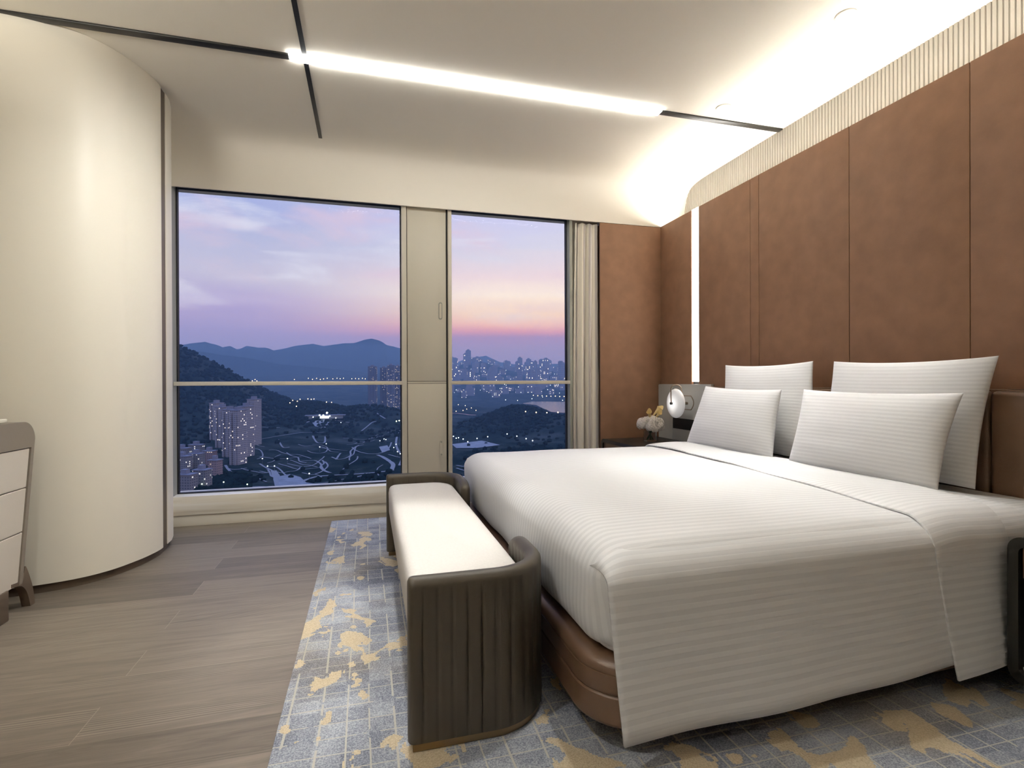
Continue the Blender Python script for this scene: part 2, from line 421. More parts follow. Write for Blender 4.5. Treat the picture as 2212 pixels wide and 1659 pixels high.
mk('tape_channel', v, [(2, 3, 8, 7), (4, 0, 5, 9), (3, 4, 9, 8), (0, 1, 2, 3, 4), (5, 6, 7, 8, 9)], M['ceiling'], ct, smooth=False)
bl = st(box('trim_3', (XL, YB+.05, 2.36), (XL+.14, 1.75, 2.40), M['ceiling']), 'added ledge for the fill light high on the left wall, out of frame', 'ledge')
ct2 = empty('cove_light', (XL+.08, -.4, 2.40), 'added out-of-frame fill light on the left wall ledge, brightening the ceiling', 'cove light')  # ledge and uplight added out of frame to brighten the ceiling
v = []
for y in (YB+.1, 1.7): v += [(XL+.115, y, 2.405), (XL+.075, y, 2.440), (XL+.070, y, 2.401), (XL+.115, y, 2.401)]
mk('led_tape', v, [(0, 1, 5, 4)], M['fill_cove'], ct2, smooth=False)
mk('tape_channel', v, [(1, 2, 6, 5), (2, 3, 7, 6), (0, 1, 2, 3), (4, 5, 6, 7)], M['ceiling'], ct2, smooth=False)
box('ledge_lip', (XL+.132, YB+.1, 2.401), (XL+.139, 1.74, 2.432), M['ceiling'], ct2)
sl = empty('wall_light_strip', (XH, 3.818, 1.05), 'tall glowing white light strip set in the brown wall above the far nightstand', 'wall light')
box('diffuser', (XH+.004, 3.772, 1.052), (XH+.016, 3.864, 2.505), M['strip'], sl)

# left wall, back wall
st(box('wall_left', (XL-.1, YB, 0), (XL, YG+.1, H), M['wall']), 'cream wall behind the console', 'wall')
st(box('wall_back', (XL, YB-.1, 0), (XB, YB, H), M['wall']), 'wall behind the camera', 'wall')

# rounded cream corner housing
def extrude_path(path, z0, z1, nz=1):
    v = []; f = []
    for k in range(nz+1):
        z = z0+(z1-z0)*k/nz
        v += [(a, b, z) for a, b in path]
    n = len(path)
    for k in range(nz):
        for i in range(n-1): f.append((k*n+i, k*n+i+1, (k+1)*n+i+1, (k+1)*n+i))
    return v, f
colp = [(-2.099, 3.12), (-1.80, 3.125), (-1.60, 3.15), (-1.44, 3.21), (-1.335, 3.31), (-1.263, 3.45), (-1.229, 3.56), (-1.2175, 3.63), (-1.2165, 3.665)]
path = [(p.x, p.y) for p in smooth(colp, 8)]
cc = bpy.data.objects.new('wall_column', None); C.objects.link(cc); st(cc, 'rounded cream lacquered column housing at left of the window', 'column')
def closed(pth, d=.02):
    return pth
v, f = extrude_path(path+[(-1.26, 3.665), (-2.099, 3.665)], .045, H-.001, 1); n = len(path)+2
f.append((n-1, 0, n, 2*n-1)); mk('curved_face', v, f+[tuple(range(n))[::-1]], M['column'], cc, angle=35)
p2 = [(-1.2175, 3.742), (-1.222, 3.83), (-1.245, 3.93), (-1.285, 4.02), (-1.345, 4.12), (-1.39, 4.24), (-1.40, 4.34), (-1.40, YG+.1), (-1.46, YG+.1), (-1.46, 3.742)]
MB().prism(p2, .045, H-.001).build('return_strip', M['column'], cc, angle=35)
box('shadow_gap', (-1.31, 3.6655, .045), (-1.2215, 3.7415, H-.002), M['toe'], cc)
ins = [(x-.014*(1 if x > -1.5 else 0)-.004, y+.014) for x, y in path]
MB().prism(ins+[(-1.25, 3.85), (-1.30, 4.02), (-1.39, 4.2), (-1.41, 4.34), (-2.09, 4.34)], 0, .045).build('toe_kick', M['toe'], cc)

# window wall -----------------------------------------------------------
wf = bpy.data.objects.new('wall_far', None); C.objects.link(wf); st(wf, 'window wall with brown pilaster at its right end', 'wall')
box('brown_pilaster', (2.034, YW, 0), (XH+.015, YW+.012, 2.497), M['panel'], wf, bev=.002)
box('pilaster_core', (2.062, YW+.0121, 0), (XH+.015, YG+.13, 2.497), M['panel'], wf)
box('pilaster_edge', (2.030, YW+.002, 0), (2.0339, YW+.0118, 2.497), M['bleather'], wf)
box('left_jamb_block', (-2.1, YG+.02, 0), (-1.405, YG+.12, H), M['wall'], wf)
# marble sill and upstand
sl_ = bpy.data.objects.new('trim_1', None); C.objects.link(sl_); st(sl_, 'cream veined marble sill below the windows', 'window sill')
MB().box((-1.40, YW-.02, .085), (2.061, YG+.13, .222), .003).build('sill_slab', M['marble'], sl_)
MB().box((-1.40, YW-.005, 0), (2.061, YG+.13, .084), .002).build('sill_plinth', M['column'], sl_)

def window(n, xa, xb, label):
    w = bpy.data.objects.new('window_%d' % n, None); C.objects.link(w); st(w, label, 'window')
    y0, y1 = YG-.012, YG+.03
    box('glass_pane', (xa+.004, YG+.006, .226), (xb-.004, YG+.012, 2.527), M['glass'], w)
    MB().box((xa-.002, y0+.004, .222), (xa+.006, y1, 2.53)).box((xb-.006, y0+.004, .222), (xb+.002, y1, 2.53)).box((xa, y0+.004, .222), (xb, y1, .230)).box((xa, y0+.004, 2.521), (xb, y1, 2.544)).build('gasket', M['gasket'], w)
    box('crossbar', (xa-.01, YG-.075, 1.036), (xb+.01, YG-.045, 1.066), M['frame'], w, bev=.003)
    return w
XA = -1.378
w1 = window(1, XA, .269, 'wide left window over the city at dusk'); w2 = window(2, .688, 1.745, 'narrow right window over the city at dusk')
box('jamb_lining', (-1.400, YW+.0, .222), (XA-.002, YG+.03, 2.543), M['jamb'], w1)
box('frame_post', (.272, YG-.07, .222), (.312, YG+.03, 2.543), M['frame'], w1, bev=.002)
box('frame_post', (.655, YG-.07, .222), (.686, YG+.03, 2.543), M['frame'], w2, bev=.002)
box('frame_post', (1.748, YG-.075, .222), (1.775, YG+.03, 2.543), M['jamb'], w2, bev=.002)
st(box('trim_2', (1.776, YG+.02, .222), (2.061, YG+.12, 2.543), M['wall']), 'plain wall strip behind the curtain', 'trim')
vp = empty('ventilation_panel', (.48, YG, .222), 'tall champagne coloured ventilation panel between the two windows', 'ventilation panel')
box('panel_leaf', (.318, YG-.05, .224), (.640, YG+.02, 1.044), M['frame'], vp, bev=.002)
box('panel_leaf', (.318, YG-.05, 1.064), (.640, YG+.02, 2.543), M['frame'], vp, bev=.002)
box('panel_rail', (.318, YG-.047, 1.047), (.640, YG+.02, 1.061), M['frame'], vp)
box('panel_backing', (.312, YG-.035, .224), (.655, YG+.03, 2.543), M['gasket'], vp)
def stadium(cx, cz, w, h, y, dep, name, m1, par):
    pts = []
    for i in range(9): t = PI*i/8; pts.append((cx+w/2*math.cos(t), cz+h/2-w/2+w/2*math.sin(t)))
    for i in range(9): t = PI+PI*i/8; pts.append((cx+w/2*math.cos(t), cz-h/2+w/2+w/2*math.sin(t)))
    n = len(pts); v = [(a, y, b) for a, b in pts]+[(a, y+dep, b) for a, b in pts]
    f = [(i, (i+1) % n, n+(i+1) % n, n+i) for i in range(n)]+[tuple(range(n)), tuple(range(n, 2*n))[::-1]]
    return mk(name, v, f, m1, par)
hp = stadium(.592, 1.655, .032, .145, YG-.056, .006, 'pull_handle', M['jamb'], vp)
stadium(.592, 1.655, .018, .125, YG-.058, .002, 'pull_recess', M['frame'], hp)
hp = stadium(.595, .500, .028, .13, YG-.055, .005, 'pull_handle', M['frame'], vp)
for z in (.553, .447): MB().cyl((.595, YG-.058, z), (.595, YG-.054, z), .008, n=12).build('screw', M['jamb'], hp)

# curtain
XC0, XC1 = 1.800, 2.048
def cfold(u, v):
    s = u; x = XC0+(XC1-XC0)*u
    x += .008*math.sin(u*40)*(1-v)
    w_ = u**1.3*2*PI*3.6-.6+.2*math.sin(v*4)
    y = YW+.055+.027*math.sin(w_)+.007*math.sin(u*2*PI*11+1+v)
    x += .012*math.cos(w_)-.010*math.sin(PI*min(1, max(0, v)))*(1-u)
    return (x-.02*(1-v)*(1-u), y, .012+(2.486-.012)*v), (u*.9, v)
v, f, uv = grid(150, 40, cfold)
cu = mk('curtain', v, f, M['curtain'], uvs=uv, angle=180); tag(cu, 'cream and grey striped curtain gathered beside the brown pilaster', 'curtain')
so = cu.modifiers.new('thick', 'SOLIDIFY'); so.thickness = .003

# ceiling track and lights
tr = empty('ceiling_track', (-1, 3.137, H), 'long black ceiling track running into the lit bar', 'ceiling track')
box('track_arm', (-2.09, 3.113, H-.010), (-.415, 3.163, H+.001), M['black'], tr, bev=.002)
box('track_arm', (1.912, 3.115, H-.010), (2.895, 3.160, H+.001), M['black'], tr, bev=.002)
t2 = empty('ceiling_track', (-.33, 3.0, H), 'thin black ceiling track crossing the lit bar at a right angle', 'ceiling track')
box('track_arm', (-.343, 1.2, H-.006), (-.318, 3.102, H+.001), M['black'], t2)
box('track_arm', (-.343, 3.172, H-.006), (-.318, 4.20, H+.001), M['black'], t2)
lb = empty('linear_light', (.75, 3.137, H), 'glowing white linear light bar set in the ceiling', 'ceiling light')
box('housing', (-.408, 3.110, H-.008), (1.905, 3.164, H+.001), M['ceiling'], lb)
box('diffuser', (-.412, 3.106, H-.014), (1.909, 3.168, H-.0006), M['bar'], lb, bev=.003)

def spot(x, y, power, ang, label, aim=None, size=.03, blend=.7, col=(1, .985, .955)):
    e = empty('downlight', (x, y, H), label, 'downlight', 'recessed ceiling downlights')
    MB().lathe([(.030, -.0005), (.048, -.0005), (.048, -.004), (.044, -.006), (.034, -.006), (.030, -.003)], (x, y, H), n=28).build('trim_ring', M['ceiling'], e)
    MB().lathe([(.001, -.002), (.029, -.002), (.029, -.0045), (.001, -.0045)], (x, y, H), n=24).build('lens', M['spotface'], e)
    l = bpy.data.lights.new('downlight_lamp', 'SPOT'); l.energy = power*2.2; l.color = col; l.spot_size = math.radians(ang); l.spot_blend = blend; l.shadow_soft_size = size
    o = bpy.data.objects.new('downlight_lamp', l); C.objects.link(o); o.parent = e; o.location = (0, 0, -.03)
    if aim: o.rotation_euler = (Vector(aim)-Vector((x, y, H-.03))).to_track_quat('-Z', 'Y').to_euler()
spot(2.307, 2.07, 30, 48, 'small round downlight nearer the camera, above the near pillows', (1.95, 2.05, .57))
spot(2.291, 2.98, 30, 48, 'small round downlight above the far pillows, near the track end', (1.95, 2.75, .57))
spot(.10, 2.20, 60, 34, 'round downlight above the rug, out of frame', (.02, 2.10, 0))
spot(-.10, 2.05, 66, 92, 'round downlight out of frame lighting the cream column', (-1.42, 3.42, 1.0), blend=1, size=.12)
spot(.95, 1.85, 24, 75, 'round downlight above the foot of the bed, out of frame', None)
spot(-.9, .9, 22, 110, 'round downlight out of frame above the plank floor', None)
spot(.9, -.9, 5, 120, 'added fill downlight behind the camera', None)  # this and the next downlight are added fill from behind the camera
spot(-.9, -1.4, 5, 120, 'added fill downlight behind the camera near the back wall', None)

# ------------------------------------------------------------------ rug
rg = MB().box((-.268, -1.2, .0), (2.60, 4.17, .010), .004, 2).build('area_rug', M['rug'])
tag(rg, 'blue grey and tan patterned area rug under the bed', 'rug')

# ------------------------------------------------------------------ bed
BX0, BX1, BY0, BY1, BT = .60, 2.50, 1.275, 3.44, .590
def crown(y, z=9): return .015*max(0, min(1, (min(y-1.30, 3.42-y))/.30)) if z > .54 else 0
bed = empty('bed', (1.55, 2.33, .01), 'king size bed with brown leather base and padded headboard', 'bed')
def rrect(xa, xb, ya, yb, r, n=10, rb=None):
    out = []
    for cx, cy, a0, rr in ((xb, yb, 0, rb or r), (xa, yb, 90, r), (xa, ya, 180, r), (xb, ya, 270, rb or r)):
        sx = -1 if cx == xb else 1; sy = -1 if cy == yb else 1
        for i in range(n+1):
            t = math.radians(a0+90*i/n); out.append((cx+sx*rr+rr*math.cos(t), cy+sy*rr+rr*math.sin(t)))
    return out
def loft(rings, caps=True):
    n = len(rings[0]); v = [p for r in rings for p in r]; f = []
    for k in range(len(rings)-1):
        for i in range(n): f.append((k*n+i, k*n+(i+1) % n, (k+1)*n+(i+1) % n, (k+1)*n+i))
    if caps: f += [tuple(range(n))[::-1], tuple(range((len(rings)-1)*n, len(rings)*n))]
    return v, f
rings = []
for z, d in ((.085, .012), (.089, .004), (.097, 0), (.10, 0), (.168, 0), (.1705, .0005), (.1725, .005), (.175, .006), (.1775, .005), (.1795, .0005), (.182, 0), (.232, 0), (.2335, .003), (.2365, .003), (.238, 0), (.245, .000), (.255, .004), (.264, .012), (.271, .024), (.275, .040), (.277, .06)):
    rings.append([(a, b, z) for a, b in rrect(.588+d, 2.52, 1.285+d, 3.42-d, .17-d*.5, 12, .03)])
v, f = loft(rings); mk('base', v, f, M['bleather'], bed, angle=60)
for x, y in ((.78, 1.42), (.78, 3.24), (2.325, 1.42), (2.325, 3.24), (1.55, 2.33)):
    MB().cyl((x, y, .0102), (x, y, .089), .028, .034, 20).build('leg', M['black'], bed)
mv = rrect(.64, 2.53, 1.305, 3.40, .09, 8, .05)
rings = [[(a+(.0 if a > 1.5 else d), b+(d if b < 2.3 else -d), z) for a, b in mv] for z, d in ((.279, .02), (.295, .004), (.33, 0), (.525, 0), (.552, .006), (.569, .022), (.577, .05))]
v, f = loft(rings)
uv = [(p[0], p[1]-(.577-p[2])*(1 if p[1] < 2.3 else -1)) for p in v]
mk('mattress', v, f, M['linen'], bed, uvs=uv, angle=60)
# headboard: one long cushion and two wing cushions on a backing board
box('headboard_backing', (2.585, 1.09, .10), (2.647, 3.565, 1.013), M['bleather'], bed, bev=.004)
for a, b, d in ((1.09, 1.598, 0), (1.606, 3.06, .012), (3.068, 3.565, 0)):
    MB().box((2.540+d, a, .13), (2.600, b, 1.006), .022, 5).build('headboard_cushion', M['bleather'], bed, angle=60)

# duvet ---------------------------------------------------------------
dv = empty('duvet', (1.5, 2.33, .33), 'white satin striped duvet covering the bed', 'duvet')
bm = bmesh.new(); bmesh.ops.create_cube(bm, size=1)
for q in bm.verts: q.co = Vector(((BX0+2.33)/2+q.co.x*(2.33-BX0), (BY0+BY1)/2+q.co.y*(BY1-BY0), (.325+BT)/2+q.co.z*(BT-.325)))
bmesh.ops.bevel(bm, geom=bm.edges[:], offset=.085, segments=7, profile=.5, affect='EDGES')
bmesh.ops.triangulate(bm, faces=[q for q in bm.faces if len(q.verts) > 4])
bm.free()
# built as rings instead, so that it can be soft and a little uneven
def duv(u, v):
    """u along x (0 = foot bottom), v across y (0 = near bottom): box unwrapped as a plus; rounded"""
    return None
v = []; f = []; uv = []
NA, NBB = 64, 96
def rnd(t, a, b, r, side):
    """profile along one axis: t in metres of arc from bottom of side a; returns (pos, drop, k)"""
hz = BT-.335
def sect(s, L, r):
    """arc length s (0..total) over side-top-side profile of half spans; returns (pos in 0..L, z drop, sideness)"""
    q = PI*r/2; side = hz-r
    if s < side: return 0, hz-s, 1
    s2 = s-side
    if s2 < q: a = s2/r; return r-r*math.cos(a), r-r*math.sin(a), 1-a/(PI/2)
    return None
def body():
    rings = []; uvs = []
    # vertical stack of rounded-rectangle rings, then top filled by shrinking rings
    stack = []
    for z, d in ((.292, .10), (.293, .062), (.298, .036), (.308, .016), (.325, .004), (.35, 0), (.38, -.003), (.42, -.003), (.46, -.001)): stack.append((z, d))
    R = .10
    for i in range(1, 11):
        a = PI/2*i/10; stack.append((BT-R+R*math.sin(a), R-R*math.cos(a)+.002))
    for d in (.125, .17, .24, .33, .45, .60, .78, .94): stack.append((BT+.004*min(1, (d-.10)*3), d))
    for z, d in stack:
        xa, xb, ya, yb = BX0+d, 2.33-max(0, min(d, .05)), BY0+d, BY1-d
        rr = max(.02, (.14 if z < .40 else .14-min(1, (z-.40)/.12)*.07)-d*.1)
        ring = rrect(xa, xb, ya, yb, min(rr, (yb-ya)/2-.01), 8, .02)
        # resample edges so long sides carry enough points
        out = []
        n0 = len(ring)
        for i in range(n0):
            p, q = ring[i], ring[(i+1) % n0]; dist = math.dist(p, q); out.append(p)
            if i % 9 == 8:
                for k in range(1, 24): out.append((p[0]+(q[0]-p[0])*k/24, p[1]+(q[1]-p[1])*k/24))
        for x, y in out:
            n_ = noise.noise((x*2.3, y*2.3, z*3))*.006
            zz = z+n_*(1 if z > .5 else 0)+crown(y, z)*max(.25, min(1, (2.1-x)/.6))*(1 if x > BX0+.1 else max(0, (x-BX0)/.1))
            k = 0
            if abs(y-ya) < .03 or abs(yb-y) < .03: k = 1
            s = y-(BT-min(z, BT))*(1 if (y-ya) < .03 and x > xa+.08 else 0)+(BT-min(z, BT))*(1 if (yb-y) < .03 and x > xa+.08 else 0)
            # soft vertical ruck on the foot face
            bul = 0
            if x < BX0+.12 and z < .5: bul = .004*math.sin(y*6)+.002*math.sin(y*15+z*9)
            rings.append((x+bul, y, zz)); uvs.append((x, s))
    n = len(out); m = len(stack); f = []
    for k in range(m-1):
        for i in range(n): f.append((k*n+i, k*n+(i+1) % n, (k+1)*n+(i+1) % n, (k+1)*n+i))
    f.append(tuple(range(n))[::-1]); f.append(tuple(range((m-1)*n, m*n)))
    return rings, f, uvs
v, f, uv = body()
mk('duvet_body', v, f, M['linen'], dv, uvs=uv, angle=180)

def hang(yside, sgn, zb, off, r=.10):
    """section from on top of the bed, round the edge and down; list of (y, z, s)"""
    pts = []; s = 0
    
    if off < .015: pts.append((yside+sgn*.40, BT-.06)); pts.append((yside+sgn*.25, BT-.045)); pts.append((yside+sgn*.16, BT-.030))
    else: pts.append((yside+sgn*.40, BT+.004+off)); pts.append((yside+sgn*.25, BT+.004+off))
    for i in range(0, 9):
        a = PI/2*i/8
        q_ = off if off > .015 else -.016+(off+.016)*min(1, i/7)
        pts.append((yside+sgn*(r-(r+q_)*math.sin(a)), BT-r+(r+q_)*math.cos(a)+.003*(1-i/8)))
    n = 14
    for i in range(1, n+1):
        t = i/n; pts.append((yside-sgn*(off+.012*t+.010*t*t), BT-r+(zb-(BT-r))*t))
    out = []; prev = None
    for y, z in pts:
        if prev: s += math.dist(prev, (y, z))
        out.append((y, z, s)); prev = (y, z)
    return out
def drape(name, yside, sgn, off, x0f, x1f, zb0, zb1, par, nu=70):
    sec = hang(yside, sgn, .1, off)
    v = []; uv = []; f = []; ns = len(sec)
    for i in range(nu+1):
        u = i/nu
        zb = zb0+(zb1-zb0)*u
        for j, (y, z, s) in enumerate(sec):
            t = max(0, (BT-.10-z)/(BT-.10-.1))
            xa, xb = x0f(t), x1f(t)
            x = xa+(xb-xa)*u
            dz = 0
            if x < BX0+.10 and j < 11:
                q_ = min(1, (BX0+.10-x)/.10); dz = .10*(1-math.sqrt(1-q_*q_))*(1 if j < 3 else math.cos(PI/2*(j-3)/8))**1.5
            zz = z-dz if z > BT-.10 else (BT-.10)+(zb-(BT-.10))*t
            rip = (.008*math.sin(x*5.3+1)+.004*math.sin(x*12.7))*t*t
            v.append((x, y-sgn*rip, zz)); uv.append((x, yside+.4-s))
    for i in range(nu):
        for j in range(ns-1):
            a = i*ns+j; f.append((a, a+1, a+ns+1, a+ns))
    o = mk(name, v, f, M['linen'], par, uvs=uv, angle=180)
    m_ = o.modifiers.new('thick', 'SOLIDIFY'); m_.thickness = .008; m_.offset = 0
    return o
drape('side_drop', BY0, 1, .010, lambda t: .612+.035*t, lambda t: 1.80+.05*t, .088, .128, dv)
drape('side_drop', BY1, -1, .010, lambda t: .632+.03*t, lambda t: 1.98, .10, .12, dv, 40)

# folded-back band at the head end
def band():
    n1 = hang(BY0, 1, .1, .017); sec = [(y, z) for y, z, s in reversed(n1)]
    sec += [(BY0+.40+(BY1-BY0-.8)*k/30, BT+.021) for k in range(1, 30)]
    sec += [(y, z) for y, z, s in hang(BY1, -1, .12, .017)]
    v = []; uv = []; f = []; NU = 16; s = 0; prev = None
    for j, (y, z) in enumerate(sec):
        if prev: s += math.dist(prev, (y, z))
        prev = (y, z)
        L_ = interp([(1.2, 1.755), (1.28, 1.765), (1.36, 1.775), (1.55, 1.785), (1.95, 1.84), (2.4, 1.90), (2.8, 1.93), (3.5, 1.94)], y)
        R_ = interp([(1.2, 2.075), (1.30, 2.11), (1.45, 2.17), (1.8, 2.25), (2.3, 2.28), (3.5, 2.30)], y)
        t = max(0, (BT-.10-z)/(BT-.185)) if y < 2.3 else 0
        L_ += .075*t; R_ += .01*t
        for i in range(NU+1):
            u = i/NU
            zz = z+crown(y, z)*(.5 if y < 2.9 else .8)*(1-.5*u)+.005*noise.noise((u*2, y*3, 0)) if z > .5 else z
            # hem dips at its left corner
            if y < 2.3: zz += -.022*(t**3)*(1-u)**2+.012*(t**3)*u
            puff = -.010*(1-u)**6+.004*math.sin(PI*u)
            yy = y-(.012*math.sin(u*3.0)*t*t if y < 2.3 else 0)
            v.append((L_+(R_-L_)*u, yy, zz+(puff if z > .5 else 0))); uv.append((L_+(R_-L_)*u, s))
    for j in range(len(sec)-1):
        for i in range(NU): a = j*(NU+1)+i; f.append((a, a+1, a+NU+2, a+NU+1))
    o = mk('turned_down_band', v, f, M['linen'], dv, uvs=uv, angle=180)
    m_ = o.modifiers.new('thick', 'SOLIDIFY'); m_.thickness = .009; m_.offset = -1
    b_ = o.modifiers.new('soft', 'BEVEL'); b_.width = .003; b_.segments = 2; b_.limit_method = 'ANGLE'
band()

# pillows ----------------------------------------------------------------
def pillow(bl, br, tr, tl, T, label, seed, pin=.05):
    """corners (bl, br = lower far/near seen from the foot) ; T full thickness"""
    bl, br, tr, tl = map(Vector, (bl, br, tr, tl))
    nrm = ((br-bl).cross(tl-bl)).normalized()
    wd = (br-bl).length; hg = (tl-bl).length
    N_ = 40; v = []; f = []; uv = []
    for side in (1, -1):
        for j in range(N_+1):
            for i in range(N_+1):
                a = -1+2*i/N_; b = -1+2*j/N_
                a = math.sin(a*PI/2); b = math.sin(b*PI/2)
                aa = a*(1-pin*(1-b*b)); bb = b*(1-pin*1.25*(1-a*a)) if b > 0 else b*(1-.02*(1-a*a))
                U, V = (aa+1)/2, (bb+1)/2
                p = bl*(1-U)*(1-V)+br*U*(1-V)+tr*U*V+tl*(1-U)*V
                h = T/2*(max(0, (1-a*a))**.50)*(max(0, (1-b*b))**.42)*(1-.12*b)
                h += .006*noise.noise((a*2.2+seed, b*2.2, seed))*(1-max(a*a, b*b))
                cr = (abs(a)*abs(b))**3
                h += .010*cr*math.sin(10*(a+b)+seed)*(1-max(abs(a), abs(b)))*4
                v.append(p+nrm*h*side); uv.append(((a)*wd/2, b*hg/2))
    m_ = (N_+1)**2
    for s_ in (0, 1):
        for j in range(N_):
            for i in range(N_):
                a = s_*m_+j*(N_+1)+i; f.append((a, a+1, a+N_+2, a+N_+1))
    c = (bl+br+tr+tl)/4
    o = mk('pillow', v, f, M['pillow'], uvs=uv, angle=180, origin=tuple(c))
    bm = bmesh.new(); bm.from_mesh(o.data); bmesh.ops.remove_doubles(bm, verts=bm.verts, dist=.0006); bmesh.ops.recalc_face_normals(bm, faces=bm.faces); bm.to_mesh(bm and o.data); bm.free()
    return tag(o, label, 'pillow', 'white striped pillows on the bed')
bk = 2.475
pillow((2.415, 3.17, .60), (2.415, 2.36, .60), (2.49, 2.455, 1.168), (2.49, 3.225, 1.170), .15, 'far white pillow standing upright at the back, beside the light strip', 1)
pillow((2.425, 2.36, .60), (2.425, 1.575, .60), (2.49, 1.53, 1.152), (2.49, 2.315, 1.160), .15, 'near white pillow standing upright at the back against the headboard', 2)
pillow((2.236, 3.33, .602), (2.236, 2.49, .600), (2.324, 2.515, 1.003), (2.324, 3.225, 1.020), .17, 'far white pillow leaning in front, beside the bedside lamp', 3)
pillow((2.236, 2.375, .598), (2.236, 1.590, .594), (2.324, 1.550, 1.001), (2.324, 2.355, 1.006), .17, 'near white pillow leaning in front, largest in the picture', 4)

# ------------------------------------------------------------------ bench
bn = empty('bench', (.33, 2.38, .01), 'cream topped bench with taupe channelled leather ends at the foot of the bed', 'bench')
def arm(y0, sgn):
    """channelled shell: runs along x at y0, turns the corner and runs back along y"""
    R = .17; xf, xb = .105, .525; Lw = .37
    pts = []
    n = 60
    for i in range(n+1): pts.append((xf+(xb-R-xf)*i/n, 0))
    for i in range(1, 41): a = PI/2*i/40; pts.append((xb-R+R*math.sin(a), R-R*math.cos(a)))
    for i in range(1, 41): pts.append((xb, R+(Lw-R)*i/40))
    S = [0]
    for a, b in zip(pts, pts[1:]): S.append(S[-1]+math.dist(a, b))
    tot = S[-1]; sec = []
    zb, zt, th = .036, .500, .027
    # section: outer up, over the top, inner down  (offset, z, flute weight)
    for k in range(9): z = zb+(zt-th-zb)*k/8; sec.append((1, z, 1 if 0 < k < 8 else .1))
    for k in range(1, 8): a = PI*k/8; sec.append((math.cos(a), zt-th+th*math.sin(a), 0))
    for k in range(9): z = zt-th-(zt-th-zb)*k/8; sec.append((-1, z, 1 if 0 < k < 8 else .1))
    v = []; f = []
    for i, (x, y) in enumerate(pts):
        a = pts[max(i-1, 0)]; b = pts[min(i+1, len(pts)-1)]
        dx, dy = b[0]-a[0], b[1]-a[1]; l = math.hypot(dx, dy); nx, ny = dy/l, -dx/l
        s = S[i]; fl = abs(math.sin(PI*s/.0425))
        endr = min(1, s/.02, (tot-s)/.02); e = math.sqrt(max(0, 1-(1-endr)**2))
        top = 0
        if tot-s < .10: top = -.035*(1-(tot-s)/.10)**2
        for o_, z, w in sec:
            t = (th-.0065*w*(1-fl)**4)*(.25+.75*e)
            zz = z+(top if z > .3 else 0)
            lean = -.010*(z-.03)/.47          # shell flares a touch outward at the top
            if z > zt-.05: zz -= (1-e)*.012
            px, py = x+nx*(o_*t-lean*.0), y+ny*(o_*t)
            v.append((px, y0+sgn*py, zz))
    ns = len(sec)
    for i in range(len(pts)-1):
        for j in range(ns-1): a = i*ns+j; f.append((a, a+1, a+ns+1, a+ns))
        f.append((i*ns+ns-1, i*ns, (i+1)*ns, (i+1)*ns+ns-1))
    f.append(tuple(range(ns))); f.append(tuple(range((len(pts)-1)*ns, len(pts)*ns))[::-1])
    mk('channelled_arm', v, f, M['taupe'], bn, angle=50)
    # brass plinth following the shell, set in
    v = []; f = []
    q = pts[3:-3]
    for i, (x, y) in enumerate(q):
        a = q[max(i-1, 0)]; b = q[min(i+1, len(q)-1)]; dx, dy = b[0]-a[0], b[1]-a[1]; l = math.hypot(dx, dy); nx, ny = dy/l, -dx/l
        for o_, z in ((.019, .011), (.019, .036), (-.019, .036), (-.019, .011)): v.append((x+nx*o_, y0+sgn*(y+ny*o_), z))
    for i in range(len(q)-1):
        for j in range(4): f.append((i*4+j, i*4+(j+1) % 4, (i+1)*4+(j+1) % 4, (i+1)*4+j))
    f += [(0, 1, 2, 3), tuple(range(len(q)*4-4, len(q)*4))]
    mk('brass_plinth', v, f, M['brass'], bn, angle=50)
arm(1.507, 1); arm(3.245, -1)
def seatring(z, d):
    return [(a, b, z) for a, b in rrect(.118+d, .490-d, 1.545+d, 3.207-d, .03, 8, max(.012, .125-d))]
v, f = loft([seatring(z, d) for z, d in ((.27, .012), (.275, .003), (.285, 0), (.40, -.002), (.425, .002), (.437, .009), (.444, .02), (.449, .04), (.452, .08), (.4525, .11))])
mk('seat', v, f, M['seat'], bn, angle=60)
MB().box((.15, 1.535, .22), (.47, 3.215, .272), .004).build('seat_rail', M['taupe'], bn)

# ------------------------------------------------------------------ nightstands
def nightstand(ya, yb, label, gp_):
    cx = 2.30
    e = empty('nightstand', (cx, (ya+yb)/2, .01), label, 'nightstand', gp_)
    x0, x1 = 2.025, 2.585 if ya > 3 else 2.53
    z0, z1 = .07, .545
    def ringp(d, r): 
        p = rrect(ya+d, yb-d, z0+d, z1-d, r, 8); return p
    o, i_ = ringp(0, .045), ringp(.030, .022); n = len(o)
    v = [(x0, a, b) for a, b in o]+[(x0, a, b) for a, b in i_]+[(x1, a, b) for a, b in o]+[(x1, a, b) for a, b in i_]
    f = []
    for k in range(n):
        q = (k+1) % n
        f += [(k, q, n+q, n+k), (2*n+k, 3*n+k, 3*n+q, 2*n+q), (k, 2*n+k, 2*n+q, q), (n+k, n+q, 3*n+q, 3*n+k)]
    mk('case_frame', v, f, M['dkframe'], e, angle=50)
    box('back_panel', (x1-.02, ya+.031, z0+.031), (x1-.005, yb-.031, z1-.031), M['dkframe'], e)
    dr = box('drawer', (x0+.012, ya+.034, z1-.135), (x1-.03, yb-.034, z1-.034), M['bleather'], e, bev=.004)
    box('drawer_pull', (x0+.004, (ya+yb)/2-.07, z1-.092), (x0+.0115, (ya+yb)/2+.07, z1-.080), M['brass'], dr)
    box('shelf', (x0+.02, ya+.031, z0+.031), (x1-.03, yb-.031, z0+.05), M['greypanel'], e)
    for x in (x0+.05, x1-.05):
        for y in (ya+.06, yb-.06): MB().cyl((x, y, 0 if y > 4.17 else .0101), (x, y, z0+.002), .012, n=12).build('leg', M['black'], e)
    return e
